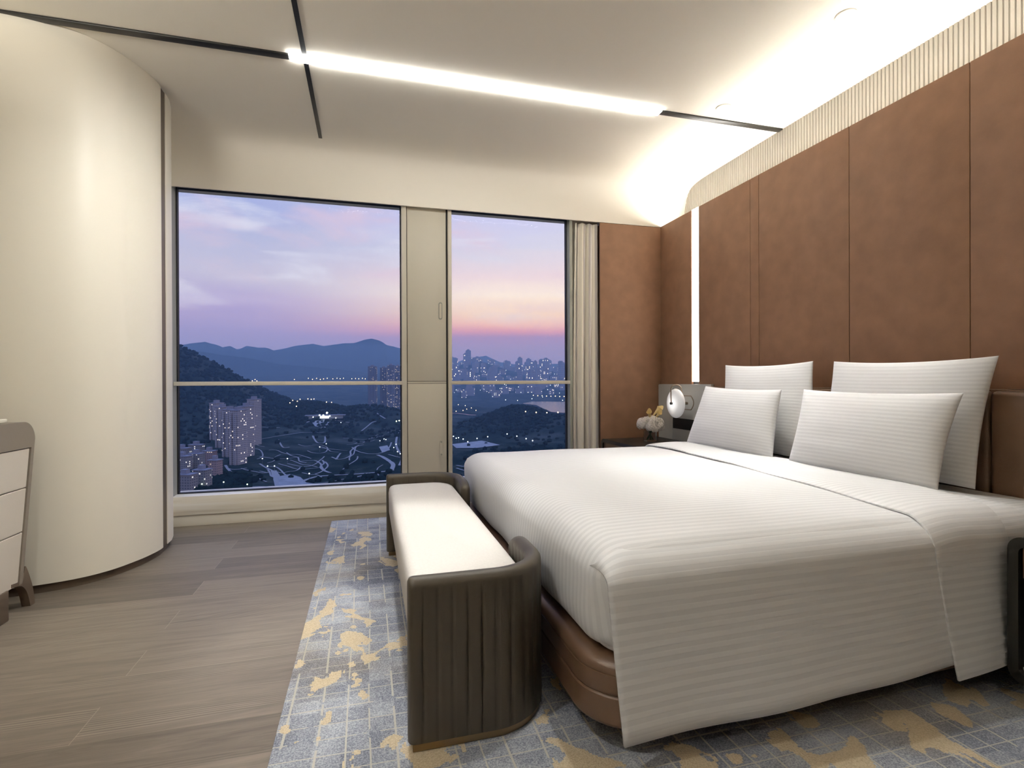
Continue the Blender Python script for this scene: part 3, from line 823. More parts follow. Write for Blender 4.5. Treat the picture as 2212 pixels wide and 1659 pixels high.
nightstand(.62, 1.222, 'near dark nightstand cut off by the right edge of the picture', 'dark nightstands')
e2 = nightstand(3.60, 4.325, 'far dark nightstand with the flower vase on top', 'dark nightstands')
# grey panel behind the far nightstand, with a dark socket slot
gpn = empty('socket_panel', (XH, 3.95, .55), 'grey wall panel behind the bedside lamp with a black slot', 'wall panel')
box('panel_board', (2.622, 3.572, .40), (2.6495, 4.338, 1.030), M['greypanel'], gpn, bev=.002)
box('dark_slot', (2.617, 3.60, .640), (2.6225, 4.100, .733), M['slot'], gpn)
box('side_board', (2.616, 4.104, .40), (2.6215, 4.336, 1.026), M['greypanel'], gpn)

# bedside lamp
LX, LY, LZ = 2.520, 3.905, .868
lp = empty('wall_lamp', (2.617, 3.78, LZ), 'round glowing alabaster disc lamp on a looped metal arm by the bed', 'wall lamp')
pr = []
for k in range(0, 13): a = PI*k/12; pr.append((max(.0015, .124*math.sin(a)**.8), -.036*math.cos(a)))
m_ = MB().lathe(pr, (0, 0, 0), axis='x', n=48)
disc = mk('glass_disc', [Vector(q)+Vector((LX, LY, LZ)) for q in m_.v], m_.f, M['alabaster'], lp, origin=None, angle=60)
# move the disc's own origin to its hub
disc.data.transform(Matrix.Translation(-(Vector((LX, LY, LZ))-wloc(lp)))); disc.location = Vector((LX, LY, LZ))-wloc(lp)
pts = [(LX-.043, LY, LZ), (LX-.046, LY, LZ+.06), (LX-.046, LY, LZ+.125)]
for k in range(1, 12): a = PI*k/12; pts.append((LX-.046+.046*(1-math.cos(a)), LY-.012*k/12, LZ+.125+.032*math.sin(a)))
pts += [(LX+.046, LY-.02, LZ+.10), (LX+.058, LY-.03, LZ+.05), (LX+.066, LY-.022, LZ)]
MB().tube(pts, .0048, 10).build('arm_rod', M['bronze'], lp, angle=60)
MB().cyl((LX-.052, LY, LZ), (LX-.034, LY, LZ), .011, n=20).build('hub', M['black'], lp)
MB().tube([(LX+.066, LY-.020, LZ-.050)]+[(LX+.066+.010*math.sin(PI*k/16), LY-.120-.022*math.sin(PI*k/16), LZ-.050+.115*k/16) for k in range(17)]+[(LX+.066, LY-.020, LZ+.065)], .0042, 8).build('bracket', M['bronze'], lp, angle=60)
MB().cyl((LX+.030, LY-.015, LZ), (2.6215, LY-.015, LZ), .012, n=24).build('wall_mount', M['bronze'], lp, angle=60)

# vase and flowers
VX, VY, VZ = 2.325, 3.99, .5455
va = empty('flower_vase', (VX, VY, VZ), 'clear glass vase of white hydrangea and yellow calla lilies', 'flower vase')
MB().lathe([(.03, 0), (.052, 0), (.056, .006), (.056, .088), (.053, .088), (.052, .012), (.03, .010)], (VX, VY, VZ), n=32).build('vase', M['vase'], va)
s_ = MB()
for k in range(7):
    a = k*.9; s_.tube([(VX+.030*math.cos(a), VY+.030*math.sin(a), VZ+.016), (VX-.012*math.cos(a), VY-.012*math.sin(a), VZ+.08), (VX-.03*math.cos(a), VY-.03*math.sin(a), VZ+.12)], .0035, 6)
s_.build('stems', M['stem'], va, angle=60)
rr = random.Random(4)
b_ = bmesh.new()
def blossom(cx, cy, cz, r):
    o = MB()
    for k in range(70):
        z = 1-2*(k+.5)/70; t = k*2.39996; q = math.sqrt(1-z*z); d = Vector((q*math.cos(t), q*math.sin(t), z))
        if z < -.7: continue
        c = Vector((cx, cy, cz))+d*r*rr.uniform(.85, 1.0)
        a = d.orthogonal().normalized(); b = d.cross(a); rot = rr.uniform(0, PI)
        for m in range(4):   # four small cupped petals
            t2 = rot+m*PI/2; e1 = a*math.cos(t2)+b*math.sin(t2); e2_ = d.cross(e1); s1 = r*.30
            vs = [c, c+e1*s1*.55+e2_*s1*.42+d*.003, c+e1*s1+d*.001, c+e1*s1*.55-e2_*s1*.42+d*.003]
            o.add(vs, [(0, 1, 2, 3)])
    bm = bmesh.new(); bmesh.ops.create_icosphere(bm, subdivisions=4, radius=r*.9)
    for q in bm.verts:
        nn = q.co.normalized(); w_ = noise.voronoi(nn*4.6+Vector((cx*50, cy*50, 1)))[0]
        q.co = q.co*(1.16-.62*min(.6, w_[0]))+Vector((cx, cy, cz))
    o.frombm(bm)
    return o
for cx, cy, cz, r in ((-.062, .0, .150, .050), (.0, -.03, .165, .055), (.060, -.01, .150, .050), (-.025, -.052, .130, .042), (.045, -.052, .128, .042), (.0, .05, .155, .05), (.0, -.07, .105, .026)):
    # the cluster is wide across the view: offsets are laid along the room diagonal
    blossom(VX+cx*1.12, VY+cy*1.1, VZ+cz, r*1.06).build('hydrangea_head', M['petal'], va, smooth=False)
def calla(px, py, pz, d, r, L_):
    d = Vector(d).normalized(); a = d.orthogonal().normalized(); b = d.cross(a)
    v = []; f = []; n = 18; K = 8
    for j in range(K+1):
        t = j/K; rad = r*(.16+.5*t+.34*t**6)
        for i in range(n):
            th = 2*PI*i/n; lift = (1.1*r*max(0, math.cos(th))**3)*t**3
            v.append(Vector((px, py, pz))+d*(L_*t+lift)+(a*math.cos(th)+b*math.sin(th))*rad)
    for j in range(K):
        for i in range(n): f.append((j*n+i, j*n+(i+1) % n, (j+1)*n+(i+1) % n, (j+1)*n+i))
    return mk('calla_bloom', v, f, M['lily'], va, angle=180)
calla(VX+.005, VY-.02, VZ+.205, (.55, -.3, .75), .027, .105)
calla(VX-.015, VY-.03, VZ+.185, (-.35, -.4, .7), .023, .085)
calla(VX+.020, VY-.04, VZ+.19, (.15, -.6, .6), .022, .080)

# ------------------------------------------------------------------ console at left
XF = -1.545; YE = 3.035
cn = empty('console_cabinet', (-1.80, 2.1, 0), 'ivory drawer console with taupe leather rim at the left edge', 'cabinet')
# leather frame: top rim with rounded far corner, then tapering end board down to the leg
outer = [(.80, .875)]+[(YE-.085+.085*math.sin(a), .790+.085*math.cos(a)) for a in [PI/2*k/10 for k in range(11)]]+[(YE-.10, .13)]
inner = [(YE-.125, .13), (YE-.028, .752), (.80, .752)]
poly = outer+inner; n = len(poly)
v = [(XF, a, b) for a, b in poly]+[(XF-.46, a, b) for a, b in poly]
f = [(i, (i+1) % n, n+(i+1) % n, n+i) for i in range(n)]+[tuple(range(n)), tuple(range(n, 2*n))[::-1]]
mk('leather_frame', v, f, M['rim'], cn, angle=50)
def dface(z0, z1, m_=M['drawer']):
    e0 = YE-.128+(z0-.13)/(.752-.13)*.094; e1 = YE-.128+(z1-.13)/(.752-.13)*.094
    r = MB(); pts = [(.82, z0), (e0, z0), (e1, z1), (.82, z1)]
    v = [(XF-.004, a, b) for a, b in pts]+[(XF-.022, a, b) for a, b in pts]
    bm = bmesh.new(); vs = [bm.verts.new(q) for q in v]
    for q in ((0, 1, 2, 3), (7, 6, 5, 4), (0, 4, 5, 1), (1, 5, 6, 2), (2, 6, 7, 3), (3, 7, 4, 0)): bm.faces.new([vs[i] for i in q])
    bmesh.ops.bevel(bm, geom=bm.edges[:], offset=.003, segments=2, profile=.5, affect='EDGES')
    r.frombm(bm); return r.build('drawer', m_, cn, smooth=False)
dface(.568, .748); dface(.368, .564); dface(.130, .364)
v = [(XF-.026, .81, .10), (XF-.026, YE-.14, .135), (XF-.026, YE-.05, .75), (XF-.026, .81, .75)]
v += [(XF-.45, a[1], a[2]) for a in v]
mk('carcass', v, [(0, 1, 2, 3), (7, 6, 5, 4), (0, 4, 5, 1), (1, 5, 6, 2), (2, 6, 7, 3), (3, 7, 4, 0)], M['drawer'], cn, smooth=False)
MB().box((XF-.44, .83, .876), (XF-.05, YE-.105, .892), .004).build('stone_top', M['stone'], cn)
# cast bronze leg
lg = smooth([(YE-.175, .135), (YE-.11, .120), (YE-.075, .09), (YE-.055, .05), (YE-.04, .0)], 6)
lo = smooth([(YE-.040, 0), (YE-.008, 0), (YE-.018, .07), (YE-.045, .145), (YE-.075, .20), (YE-.09, .17), (YE-.115, .145), (YE-.175, .150)], 5)
poly = [(p.x, p.y) for p in lg]+[(p.x, p.y) for p in lo[1:]]; n = len(poly)
for xa in (XF-.002, XF-.42):
    v = [(xa, a, b) for a, b in poly]+[(xa-.035, a, b) for a, b in poly]
    f = [(i, (i+1) % n, n+(i+1) % n, n+i) for i in range(n)]+[tuple(range(n)), tuple(range(n, 2*n))[::-1]]
    mk('leg', v, f, M['bronze'], cn, angle=50)
box('plinth', (XF-.40, .9, 0), (XF+.002, 2.835, .135), M['bronze'], cn, bev=.004)

# ================================================================== outside
from math import sin, cos, exp, tan
EYE = 1.05; FPX = 1128.4
YAW = .2694; PITCH = -.0027; ROLL = -.0040
cyw, syw, cpt, spt = cos(YAW), sin(YAW), cos(PITCH), sin(PITCH)
Fv = Vector((syw*cpt, cyw*cpt, spt)); Rv = Vector((cyw, -syw, 0)); Uv = Rv.cross(Fv)
Rc = Rv*cos(ROLL)+Uv*sin(ROLL); Uc = -Rv*sin(ROLL)+Uv*cos(ROLL)
def az(u):                       # ground heading of a column of the view
    d = Fv+Rc*((u-1106)/FPX); return math.atan2(d.x, d.y)
def polar(u, r): a = az(u); return (r*sin(a), r*cos(a))
HZ = 825.5
G0 = -123
HILLS = [  # heading column, distance, height, half width across, half depth
    (235, 1750, 272, 390, 420), (660, 1500, 74, 190, 200), (790, 1480, 62, 180, 170), (480, 1900, 60, 300, 250),
    (1120, 1420, 56, 130, 170), (1230, 1250, 44, 110, 120), (1320, 1500, 60, 150, 200), (900, 2300, 30, 300, 300), (1030, 5200, 120, 260, 300)]
HC = [(polar(u, r), az(u), h, a, b) for u, r, h, a, b in HILLS]
def ground(x, y):
    r = math.hypot(x, y); z = G0; best = 0
    for (cx, cy), t, h, a, b in HC:
        dx, dy = x-cx, y-cy; ac = dx*cos(t)-dy*sin(t); dp = dx*sin(t)+dy*cos(t)
        q = (ac/a)**2+(dp/b)**2
        if q < 9: best = max(best, h*exp(-q))
    z += best+max(0, r-3000)*.10-max(0, r-5200)*.05
    z += 4*noise.noise((x/160, y/160, 0))+1.5*noise.noise((x/40, y/40, 3))
    return z

def m_terrain():
    m, N, L, P = mat('wooded_ground')
    g = N.new('ShaderNodeNewGeometry')
    n = N.new('ShaderNodeTexNoise'); n.inputs['Scale'].default_value = .012; n.inputs['Detail'].default_value = 8; n.inputs['Roughness'].default_value = .65
    L.new(g.outputs['Position'], n.inputs['Vector'])
    r = N.new('ShaderNodeValToRGB'); L.new(n.outputs[0], r.inputs[0]); e = r.color_ramp.elements
    e[0].position = .38; e[0].color = (.009, .018, .017, 1); e[1].position = .66; e[1].color = (.060, .068, .060, 1)
    k = e.new(.5); k.color = (.020, .031, .027, 1)
    L.new(r.outputs[0], P.inputs['Base Color']); P.inputs['Roughness'].default_value = 1; P.inputs['Specular IOR Level'].default_value = 0
    return m
M['terrain'] = m_terrain()
M['wood'] = simple('dark_tree_crowns', (.010, .020, .018, 1), 1, spec=0, noise_amt=.4, nscale=.05)
M['hill'] = simple('forested_hillside', (.020, .034, .034, 1), 1, spec=0, noise_amt=.25, nscale=.004)
M['path'] = simple('pale_park_path', (.26, .26, .27, 1), .9, spec=.1)
M['plaza'] = simple('pale_plaza_paving', (.26, .27, .29, 1), .9, spec=.1, noise_amt=.2, nscale=.08)
M['roof'] = simple('grey_concrete_roof', (.22, .22, .26, 1), .9)
M['bluer'] = simple('blue_metal_roof', (.16, .18, .36, 1), .6)
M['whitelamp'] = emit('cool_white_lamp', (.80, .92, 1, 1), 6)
M['warmlamp'] = emit('warm_street_lamp', (1, .72, .42, 1), 6)
M['greenlamp'] = emit('greenish_lamp', (.75, 1, .62, 1), 7)
M['pole'] = simple('grey_lamp_pole', (.12, .12, .13, 1), .6)
M['water'] = simple('still_lake_water', (.02, .03, .05, 1), .26, spec=.6)

def m_facade(name, wallc, lit, colr, ww=3.2, fh=3.0, st_=1.6):
    m, N, L, P = mat(name)
    tc = N.new('ShaderNodeTexCoord'); s = N.new('ShaderNodeSeparateXYZ'); L.new(tc.outputs['Object'], s.inputs[0])
    hx = math_(N, L, 'ADD', s.outputs[0], math_(N, L, 'MULTIPLY', s.outputs[1], 1.0))
    cx = math_(N, L, 'DIVIDE', hx, ww); cz = math_(N, L, 'DIVIDE', s.outputs[2], fh)
    cv = N.new('ShaderNodeCombineXYZ'); L.new(math_(N, L, 'FLOOR', cx), cv.inputs[0]); L.new(math_(N, L, 'FLOOR', cz), cv.inputs[1])
    oi = N.new('ShaderNodeObjectInfo'); L.new(oi.outputs['Random'], cv.inputs[2])
    w = N.new('ShaderNodeTexWhiteNoise'); L.new(cv.outputs[0], w.inputs['Vector'])
    col = N.new('ShaderNodeCombineXYZ'); L.new(math_(N, L, 'FLOOR', math_(N, L, 'DIVIDE', cx, 2)), col.inputs[0]); L.new(oi.outputs['Random'], col.inputs[1])
    wc = N.new('ShaderNodeTexWhiteNoise'); L.new(col.outputs[0], wc.inputs['Vector'])
    fx = math_(N, L, 'FRACT', cx); fz = math_(N, L, 'FRACT', cz)
    win = math_(N, L, 'MULTIPLY', math_(N, L, 'MULTIPLY', math_(N, L, 'GREATER_THAN', fx, .25), math_(N, L, 'LESS_THAN', fx, .8)),
                math_(N, L, 'MULTIPLY', math_(N, L, 'GREATER_THAN', fz, .3), math_(N, L, 'LESS_THAN', fz, .8)))
    nz = N.new('ShaderNodeNewGeometry'); sn = N.new('ShaderNodeSeparateXYZ'); L.new(nz.outputs['Normal'], sn.inputs[0])
    win = math_(N, L, 'MULTIPLY', win, math_(N, L, 'LESS_THAN', math_(N, L, 'ABSOLUTE', sn.outputs[2]), .5))
    th = math_(N, L, 'SUBTRACT', 1.0, math_(N, L, 'MULTIPLY', lit*2, math_(N, L, 'POWER', wc.outputs[0], 1.6)))
    on = math_(N, L, 'MULTIPLY', win, math_(N, L, 'GREATER_THAN', w.outputs[0], th))
    c = mixc(N, L, math_(N, L, 'MULTIPLY', win, .7), wallc, (.05, .055, .07, 1))
    L.new(c, P.inputs['Base Color']); P.inputs['Roughness'].default_value = .8
    P.inputs['Emission Color'].default_value = colr
    L.new(math_(N, L, 'MULTIPLY', on, math_(N, L, 'ADD', st_*.4, math_(N, L, 'MULTIPLY', wc.outputs[0], st_))), P.inputs['Emission Strength'])
    return m
M['tower'] = m_facade('pale_apartment_facade', (.36, .33, .33, 1), .09, (1, .88, .80, 1), st_=1.0)
M['tower2'] = m_facade('grey_apartment_facade', (.16, .17, .21, 1), .10, (1, .85, .7, 1), st_=.9)
M['lowrise'] = m_facade('low_block_facade', (.24, .225, .22, 1), .10, (.95, .92, .9, 1), st_=.7)
M['pinkrise'] = m_facade('pink_block_facade', (.34, .24, .22, 1), .12, (1, .80, .62, 1), st_=.7)
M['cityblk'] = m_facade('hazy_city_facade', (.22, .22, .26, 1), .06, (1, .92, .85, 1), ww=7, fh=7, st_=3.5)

# terrain sheet: fan of rings so that near ground is finer
v = []; f = []
radii = [430*(1.032**k) for k in range(95)]
cols = [az(150)+(az(1500)-az(150))*k/190 for k in range(191)]
for r in radii:
    for a in cols: v.append((r*sin(a), r*cos(a), ground(r*sin(a), r*cos(a))))
n = len(cols)
for j in range(len(radii)-1):
    for i in range(n-1): a = j*n+i; f.append((a, a+1, a+n+1, a+n))
st(mk('city_ground', v, f, M['terrain'], angle=180), 'dark wooded ground and park far below the windows', 'ground')

def ridge(name, sil, r0, wd, label, m_, jag=.05):
    """mountain range: sil = [(column, pixel height of crest above the horizon)] at distance r0"""
    v = []; f = []; K = 14; n = 0
    u0, u1 = sil[0][0], sil[-1][0]; cols = [u0+(u1-u0)*k/220 for k in range(221)]
    for u in cols:
        a = az(u); px = interp(sil, u)
        fw = cos(a-YAW)                       # depth along the optical axis per unit range
        top = px/FPX*r0*fw+EYE+6
        top += jag*60*noise.noise((u/9, r0/1000, 0))
        for k in range(K+1):
            t = -1+2*k/K; rr_ = r0+wd*t
            zz = G0-10+(top-G0+10)*exp(-(t*1.7)**2)*(1+.05*noise.noise((u/40, t*3, 1))*(1 if k not in (K//2,) else 0))
            v.append((rr_*sin(a), rr_*cos(a), zz))
    n = K+1
    for i in range(len(cols)-1):
        for k in range(K): a = i*n+k; f.append((a, a+1, a+n+1, a+n))
    st(mk(name, v, f, m_, angle=180), label, 'hills')
H_ = lambda y: HZ-y
ridge('mountain_range', [(u, H_(y)) for u, y in ((250, 760), (340, 748), (382, 744), (415, 739), (443, 736), (470, 743), (482, 748), (497, 745), (512, 752), (520, 751), (533, 745), (560, 749), (575, 749), (592, 755), (610, 752), (640, 745), (676, 741), (700, 746), (745, 740), (765, 740), (787, 733), (803, 730), (820, 735), (835, 744), (860, 750), (880, 757), (920, 770), (960, 785), (1000, 800))],
      6800, 2200, 'blue mountain range on the horizon', M['hill'])
ridge('lower_ridge', [(u, H_(y)) for u, y in ((250, 740), (330, 755), (380, 758), (430, 757), (475, 764), (540, 772), (600, 785), (680, 792), (760, 800), (850, 812), (900, 820))],
      5200, 900, 'lower blue ridge in front of the mountains', M['hill'])
ridge('far_horizon_hills', [(u, H_(y)) for u, y in ((930, 792), (980, 784), (1010, 774), (1050, 768), (1080, 782), (1120, 788), (1200, 786), (1300, 784), (1420, 788))],
      8800, 1200, 'faint hills behind the city skyline', M['hill'])

# woodland crowns (nobody could count them)
wv = []; wfc = []
bm = bmesh.new(); bmesh.ops.create_icosphere(bm, subdivisions=1, radius=1); bv = [q.co.copy() for q in bm.verts]; bf = [tuple(q.index for q in x.verts) for x in bm.faces]; bm.free()
rr = random.Random(7)
def clump(u, r, su, sr, cnt):
    for _ in range(cnt):
        uu = rr.gauss(u, su); r_ = rr.gauss(r, sr)
        if r_ < 470: continue
        x, y = polar(uu, r_); s = rr.uniform(3, 5.5); z = ground(x, y)+s*.5; n = len(wv)
        sh = Vector((rr.uniform(.8, 1.3), rr.uniform(.8, 1.3), rr.uniform(.7, 1.1)))
        for q in bv: wv.append((x+q.x*s*sh.x, y+q.y*s*sh.y, z+q.z*s*sh.z))
        wfc.extend(tuple(i+n for i in t) for t in bf)
clump(640, 1450, 110, 110, 1600); clump(1130, 1350, 60, 100, 900); clump(420, 640, 25, 40, 160); clump(500, 700, 15, 30, 120)
clump(470, 760, 40, 22, 160); clump(780, 700, 60, 40, 60); clump(850, 1250, 60, 60, 140); clump(400, 1400, 60, 200, 600); clump(1150, 900, 60, 60, 260); clump(1080, 640, 80, 50, 160)
wd_ = mk('woodland', wv, wfc, M['wood'], angle=180); tag(wd_, 'dark woodland crowns covering the slopes outside', 'woodland', kind='stuff')

def at(u, y):
    """where the line of sight through (column, row) meets the land"""
    a = az(u); k = (y-HZ)/FPX*cos(a-YAW); r = 460
    while r < 9000:
        if EYE-k*r < ground(r*sin(a), r*cos(a)): break
        r += 6 if r < 1500 else 18
    return (r*sin(a), r*cos(a))
# paths, roads and the plaza
def ribbon(name, pts, w, m_, label, lift=1.0, cat='path'):
    """pts: (column, row) seen on flat ground -> draped ribbon"""
    P3 = []
    for u, y in pts:
        P3.append(Vector(at(u, y)))
    c = smooth([(p.x, p.y) for p in P3], 8); v = []; f = []
    for i, p in enumerate(c):
        d = (c[min(i+1, len(c)-1)]-c[max(i-1, 0)]).normalized(); nn = Vector((-d.y, d.x))*w/2*(1+.25*noise.noise((i*.4, w, 0)))
        for q in (p-nn, p, p+nn): v.append((q.x, q.y, ground(q.x, q.y)+lift))
    for i in range(len(c)-1):
        for k in range(2): a = i*3+k; f.append((a, a+1, a+4, a+3))
    st(mk(name, v, f, m_, angle=180), label, cat)
PTS = [
 ([(486, 1003), (492, 1012), (503, 1022), (512, 1028), (530, 1027)], 5), ([(512, 1028), (505, 1038), (488, 1043)], 3),
 ([(530, 1027), (555, 1032), (575, 1040)], 3), ([(480, 1051), (520, 1052), (560, 1051), (590, 1053)], 5), ([(560, 1000), (575, 1010), (590, 1017)], 4),
 ([(590, 1015), (596, 1030), (600, 1045), (612, 1053)], 12), ([(650, 1040), (680, 1030), (720, 1027), (760, 1024), (820, 1019), (850, 1016)], 7),
 ([(655, 1046), (700, 1043), (750, 1034), (790, 1026)], 5), ([(740, 1015), (755, 1002), (770, 992), (772, 985)], 3), ([(815, 982), (835, 992), (848, 1003), (845, 1015)], 9),
 ([(675, 940), (685, 955), (700, 955), (702, 942)], 5), ([(690, 925), (705, 922), (715, 930)], 5), ([(780, 930), (795, 918), (805, 912), (820, 908)], 4),
 ([(760, 965), (775, 975), (800, 980), (830, 975), (845, 955)], 4), ([(600, 948), (610, 965), (625, 965)], 4), ([(500, 940), (540, 950), (580, 944), (640, 935), (700, 932)], 3),
 ([(620, 1000), (650, 1007), (680, 1002), (700, 985)], 3), ([(810, 890), (822, 897), (832, 903)], 6), ([(690, 965), (720, 970), (750, 972)], 3), ([(730, 985), (725, 992), (735, 978)], 4),
 ([(640, 915), (680, 905), (730, 908), (760, 912)], 6), ([(860, 930), (855, 960), (868, 985), (862, 1005)], 6), ([(560, 985), (610, 990), (650, 985)], 3),
 ([(600, 1000), (640, 1012), (690, 1010)], 3), ([(740, 945), (790, 948), (830, 940)], 3), ([(520, 1010), (560, 1020), (590, 1017)], 3),
 ([(985, 1005), (1000, 1008), (1030, 1012)], 5), ([(985, 1012), (1010, 1018), (1030, 1020)], 4)]
for p, w in PTS: ribbon('park_path', p, w*.7, M['path'], 'pale winding park path far below')
rr = random.Random(31)
for k in range(26):
    u, y = rr.uniform(520, 840), rr.uniform(930, 1040); p = [(u, y)]; th = rr.uniform(-.5, .5)+(PI if rr.random() < .5 else 0)
    for q in range(rr.randint(3, 6)):
        th += rr.uniform(-.9, .9); u += 17*cos(th); y += 8*sin(th); p.append((min(875, max(490, u)), min(1052, max(922, y))))
    ribbon('park_path', p, rr.uniform(1.6, 2.8), M['path'], 'thin pale winding path in the dark park')
ribbon('lit_road', [(490, 985), (505, 977), (525, 967), (545, 957), (560, 948)], 9, M['plaza'], 'straight pale road beside the apartment towers', cat='road')
def patch(name, pts, m_, label, lift=1.4, cat='plaza'):
    v = []
    for u, y in pts:
        x, y2 = at(u, y); v.append((x, y2, 0))
    c = sum((Vector(q) for q in v), Vector())/len(v)
    V = [c]+[Vector(q) for q in v]+[c+(Vector(q)-c)*.5 for q in v]; n = len(v)
    f = []
    for i in range(n):
        j = (i+1) % n; f += [(0, 1+n+i, 1+n+j), (1+n+i, 1+i, 1+j, 1+n+j)]
    V = [(q.x, q.y, ground(q.x, q.y)+lift) for q in V]
    st(mk(name, V, f, m_, angle=180), label, cat)
patch('plaza', [(603, 1028), (625, 1024), (648, 1030), (660, 1042), (678, 1046), (672, 1056), (610, 1058), (600, 1048)], M['plaza'], 'pale paved plaza in the park')
patch('plaza', [(672, 910), (700, 906), (715, 914), (700, 925), (680, 920)], M['plaza'], 'pale yard in front of the floodlit pavilion')
patch('plaza', [(818, 965), (836, 962), (842, 972), (825, 978)], M['plaza'], 'pale square near the right edge of the left window')
patch('plaza', [(975, 960), (1040, 952), (1080, 962), (1030, 968), (985, 968)], M['plaza'], 'floodlit sports ground low in the right window')
# lake
v = []
for u, y in ((1128, 871), (1150, 866), (1200, 867), (1260, 868), (1330, 876), (1300, 890), (1215, 891), (1190, 889), (1172, 881), (1158, 874)):
    r = (EYE-(-112))*FPX/(y-HZ)/cos(az(u)-YAW); x, y2 = polar(u, r); v.append((x, y2, -112))
st(mk('lake', v, [tuple(range(len(v)))], M['water'], smooth=False), 'pink reflecting lake in the right window', 'lake')

# lamps -------------------------------------------------------------------
def lampobj(name, x, y, m_, s, label, group, hgt=8):
    z = ground(x, y)
    o = MB().cyl((0, 0, 0), (0, 0, hgt), .25, n=5); n0 = len(o.f)
    bm = bmesh.new(); bmesh.ops.create_icosphere(bm, subdivisions=1, radius=s)
    for q in bm.verts: q.co.z += hgt+s*.9
    o.frombm(bm)
    ob = mk(name, o.v, o.f, M['pole'], smooth=False); ob.data.materials.append(m_)
    for i, pl in enumerate(ob.data.polygons): pl.material_index = 1 if i >= n0 else 0
    ob.location = (x, y, z-.3); return tag(ob, label, 'street lamp', group)
def copyto(src, x, y, label=None, group=None):
    c = src.copy(); C.objects.link(c); c.location = (x, y, ground(x, y)-.3)
    if label: c['label'] = label
    if group: c['group'] = group
    return c
pw = lampobj('street_lamp', *at(492, 984), M['whitelamp'], .8, 'small white lamp lining the straight road by the towers', 'lamps along the tower road')
for k in range(1, 12): copyto(pw, *at(492+k*6.1, 984-k*3.3))
pf = [(690, 908, 2.0), (706, 906, 2.6), (712, 906, 1.6), (725, 908, 1.2), (676, 907, 1.4), (698, 909, 2.2), (735, 907, 1.1)]
for i, (u, y, s) in enumerate(pf):
    if i == 0: q0 = lampobj('floodlight', *at(u, y), M['whitelamp'], 2.0, 'bright floodlight at the park pavilion', 'floodlights around the pavilion', 12)
    else:
        c = copyto(q0, *at(u, y)); c.scale = (s/2,)*3
sp = [(704, 966), (736, 918), (667, 1035), (592, 1018), (577, 1019), (566, 1000), (820, 960), (829, 956), (833, 957), (850, 975), (858, 985), (864, 990), (690, 974), (855, 968), (866, 965), (620, 1000)]
l0 = lampobj('park_lamp', *at(*sp[0]), M['whitelamp'], .8, 'tiny white lamp dotted over the dark park', 'lamps scattered over the park')
for u, y in sp[1:]: copyto(l0, *at(u, y))
gl = [(432, 1052), (430, 1049), (482, 1055), (435, 1058), (387, 1028), (392, 1032), (533, 1060)]
l1 = lampobj('park_lamp', *at(*gl[0]), M['greenlamp'], .75, 'greenish lamp among bushes at the foot of the left window', 'greenish lamps low in the left window')
for u, y in gl[1:]: copyto(l1, *at(u, y))
gl = [(856, 917), (862, 915), (868, 917), (875, 916)]
l1 = lampobj('park_lamp', *at(*gl[0]), M['greenlamp'], 1.6, 'greenish white lamp beside the central window post', 'greenish lamps by the window post')
for u, y in gl[1:]: copyto(l1, *at(u, y))
gl = [(979, 950), (985, 955), (990, 953), (1000, 957), (1030, 955), (1053, 952), (1095, 946), (1116, 951), (1136, 957), (1150, 961), (1010, 963)]
l1 = lampobj('sports_ground_lamp', *at(*gl[0]), M['whitelamp'], 1.1, 'white lamp around the floodlit ground in the right window', 'lamps around the sports ground')
for u, y in gl[1:]: copyto(l1, *at(u, y))
gl = [(985, 894), (1000, 892), (1008, 889), (1018, 886), (1028, 892), (990, 879), (1005, 881), (1135, 899), (1158, 900), (1181, 901), (1205, 901)]
l1 = lampobj('road_lamp', *at(*gl[0]), M['warmlamp'], 1.5, 'warm orange road lamp in the right window', 'warm road lamps in the right window', 10)
for u, y in gl[1:]: copyto(l1, *at(u, y))
ribbon('lit_highway', [(972, 893), (990, 894), (1010, 896), (1028, 897)], 10, simple('reddish_road_surface', (.50, .25, .20, 1), .6), 'reddish highway in the right window', lift=3, cat='road')  # one even reddish base colour for the road
gl = [(1152+k*9.5, 858+k*.4) for k in range(8)]
l1 = lampobj('bridge_lamp', *at(*gl[0]), M['warmlamp'], 2.6, 'warm lamp along the causeway beyond the lake', 'lamps along the lake causeway', 10)
for u, y in gl[1:]: copyto(l1, *at(u, y))
# lights at the mountain foot (distance 3.6 km and more, on rising ground)
def far(u, r): return polar(u, r)
gl = [(521, 4280), (526, 4380), (532, 4230), (538, 4340), (545, 4280), (551, 4380), (555, 4270), (636, 4380), (666, 4480), (675, 4380), (684, 4480), (692, 4380), (699, 4430), (707, 4480), (719, 4430), (728, 4480), (735, 4430), (742, 4480), (760, 4430), (768, 4480), (775, 4430), (783, 4480), (789, 4430)]
l1 = lampobj('distant_lamp', *far(*gl[0]), M['warmlamp'], 3.2, 'tiny warm light at the foot of the blue mountains', 'distant lights below the mountains', 14)
for u, r in gl[1:]: copyto(l1, *far(u, r))
gl = [(626, 1440), (632, 1470), (642, 1450), (648, 1480), (640, 1400), (665, 1490), (672, 1480), (678, 1500), (705, 1460), (716, 1480)]
l1 = lampobj('distant_lamp', *far(*gl[0]), M['warmlamp'], 1.2, 'tiny warm light on the crest of the dark wooded hill', 'lights on the wooded hill crest', 9)
for u, r in gl[1:]: copyto(l1, *far(u, r))

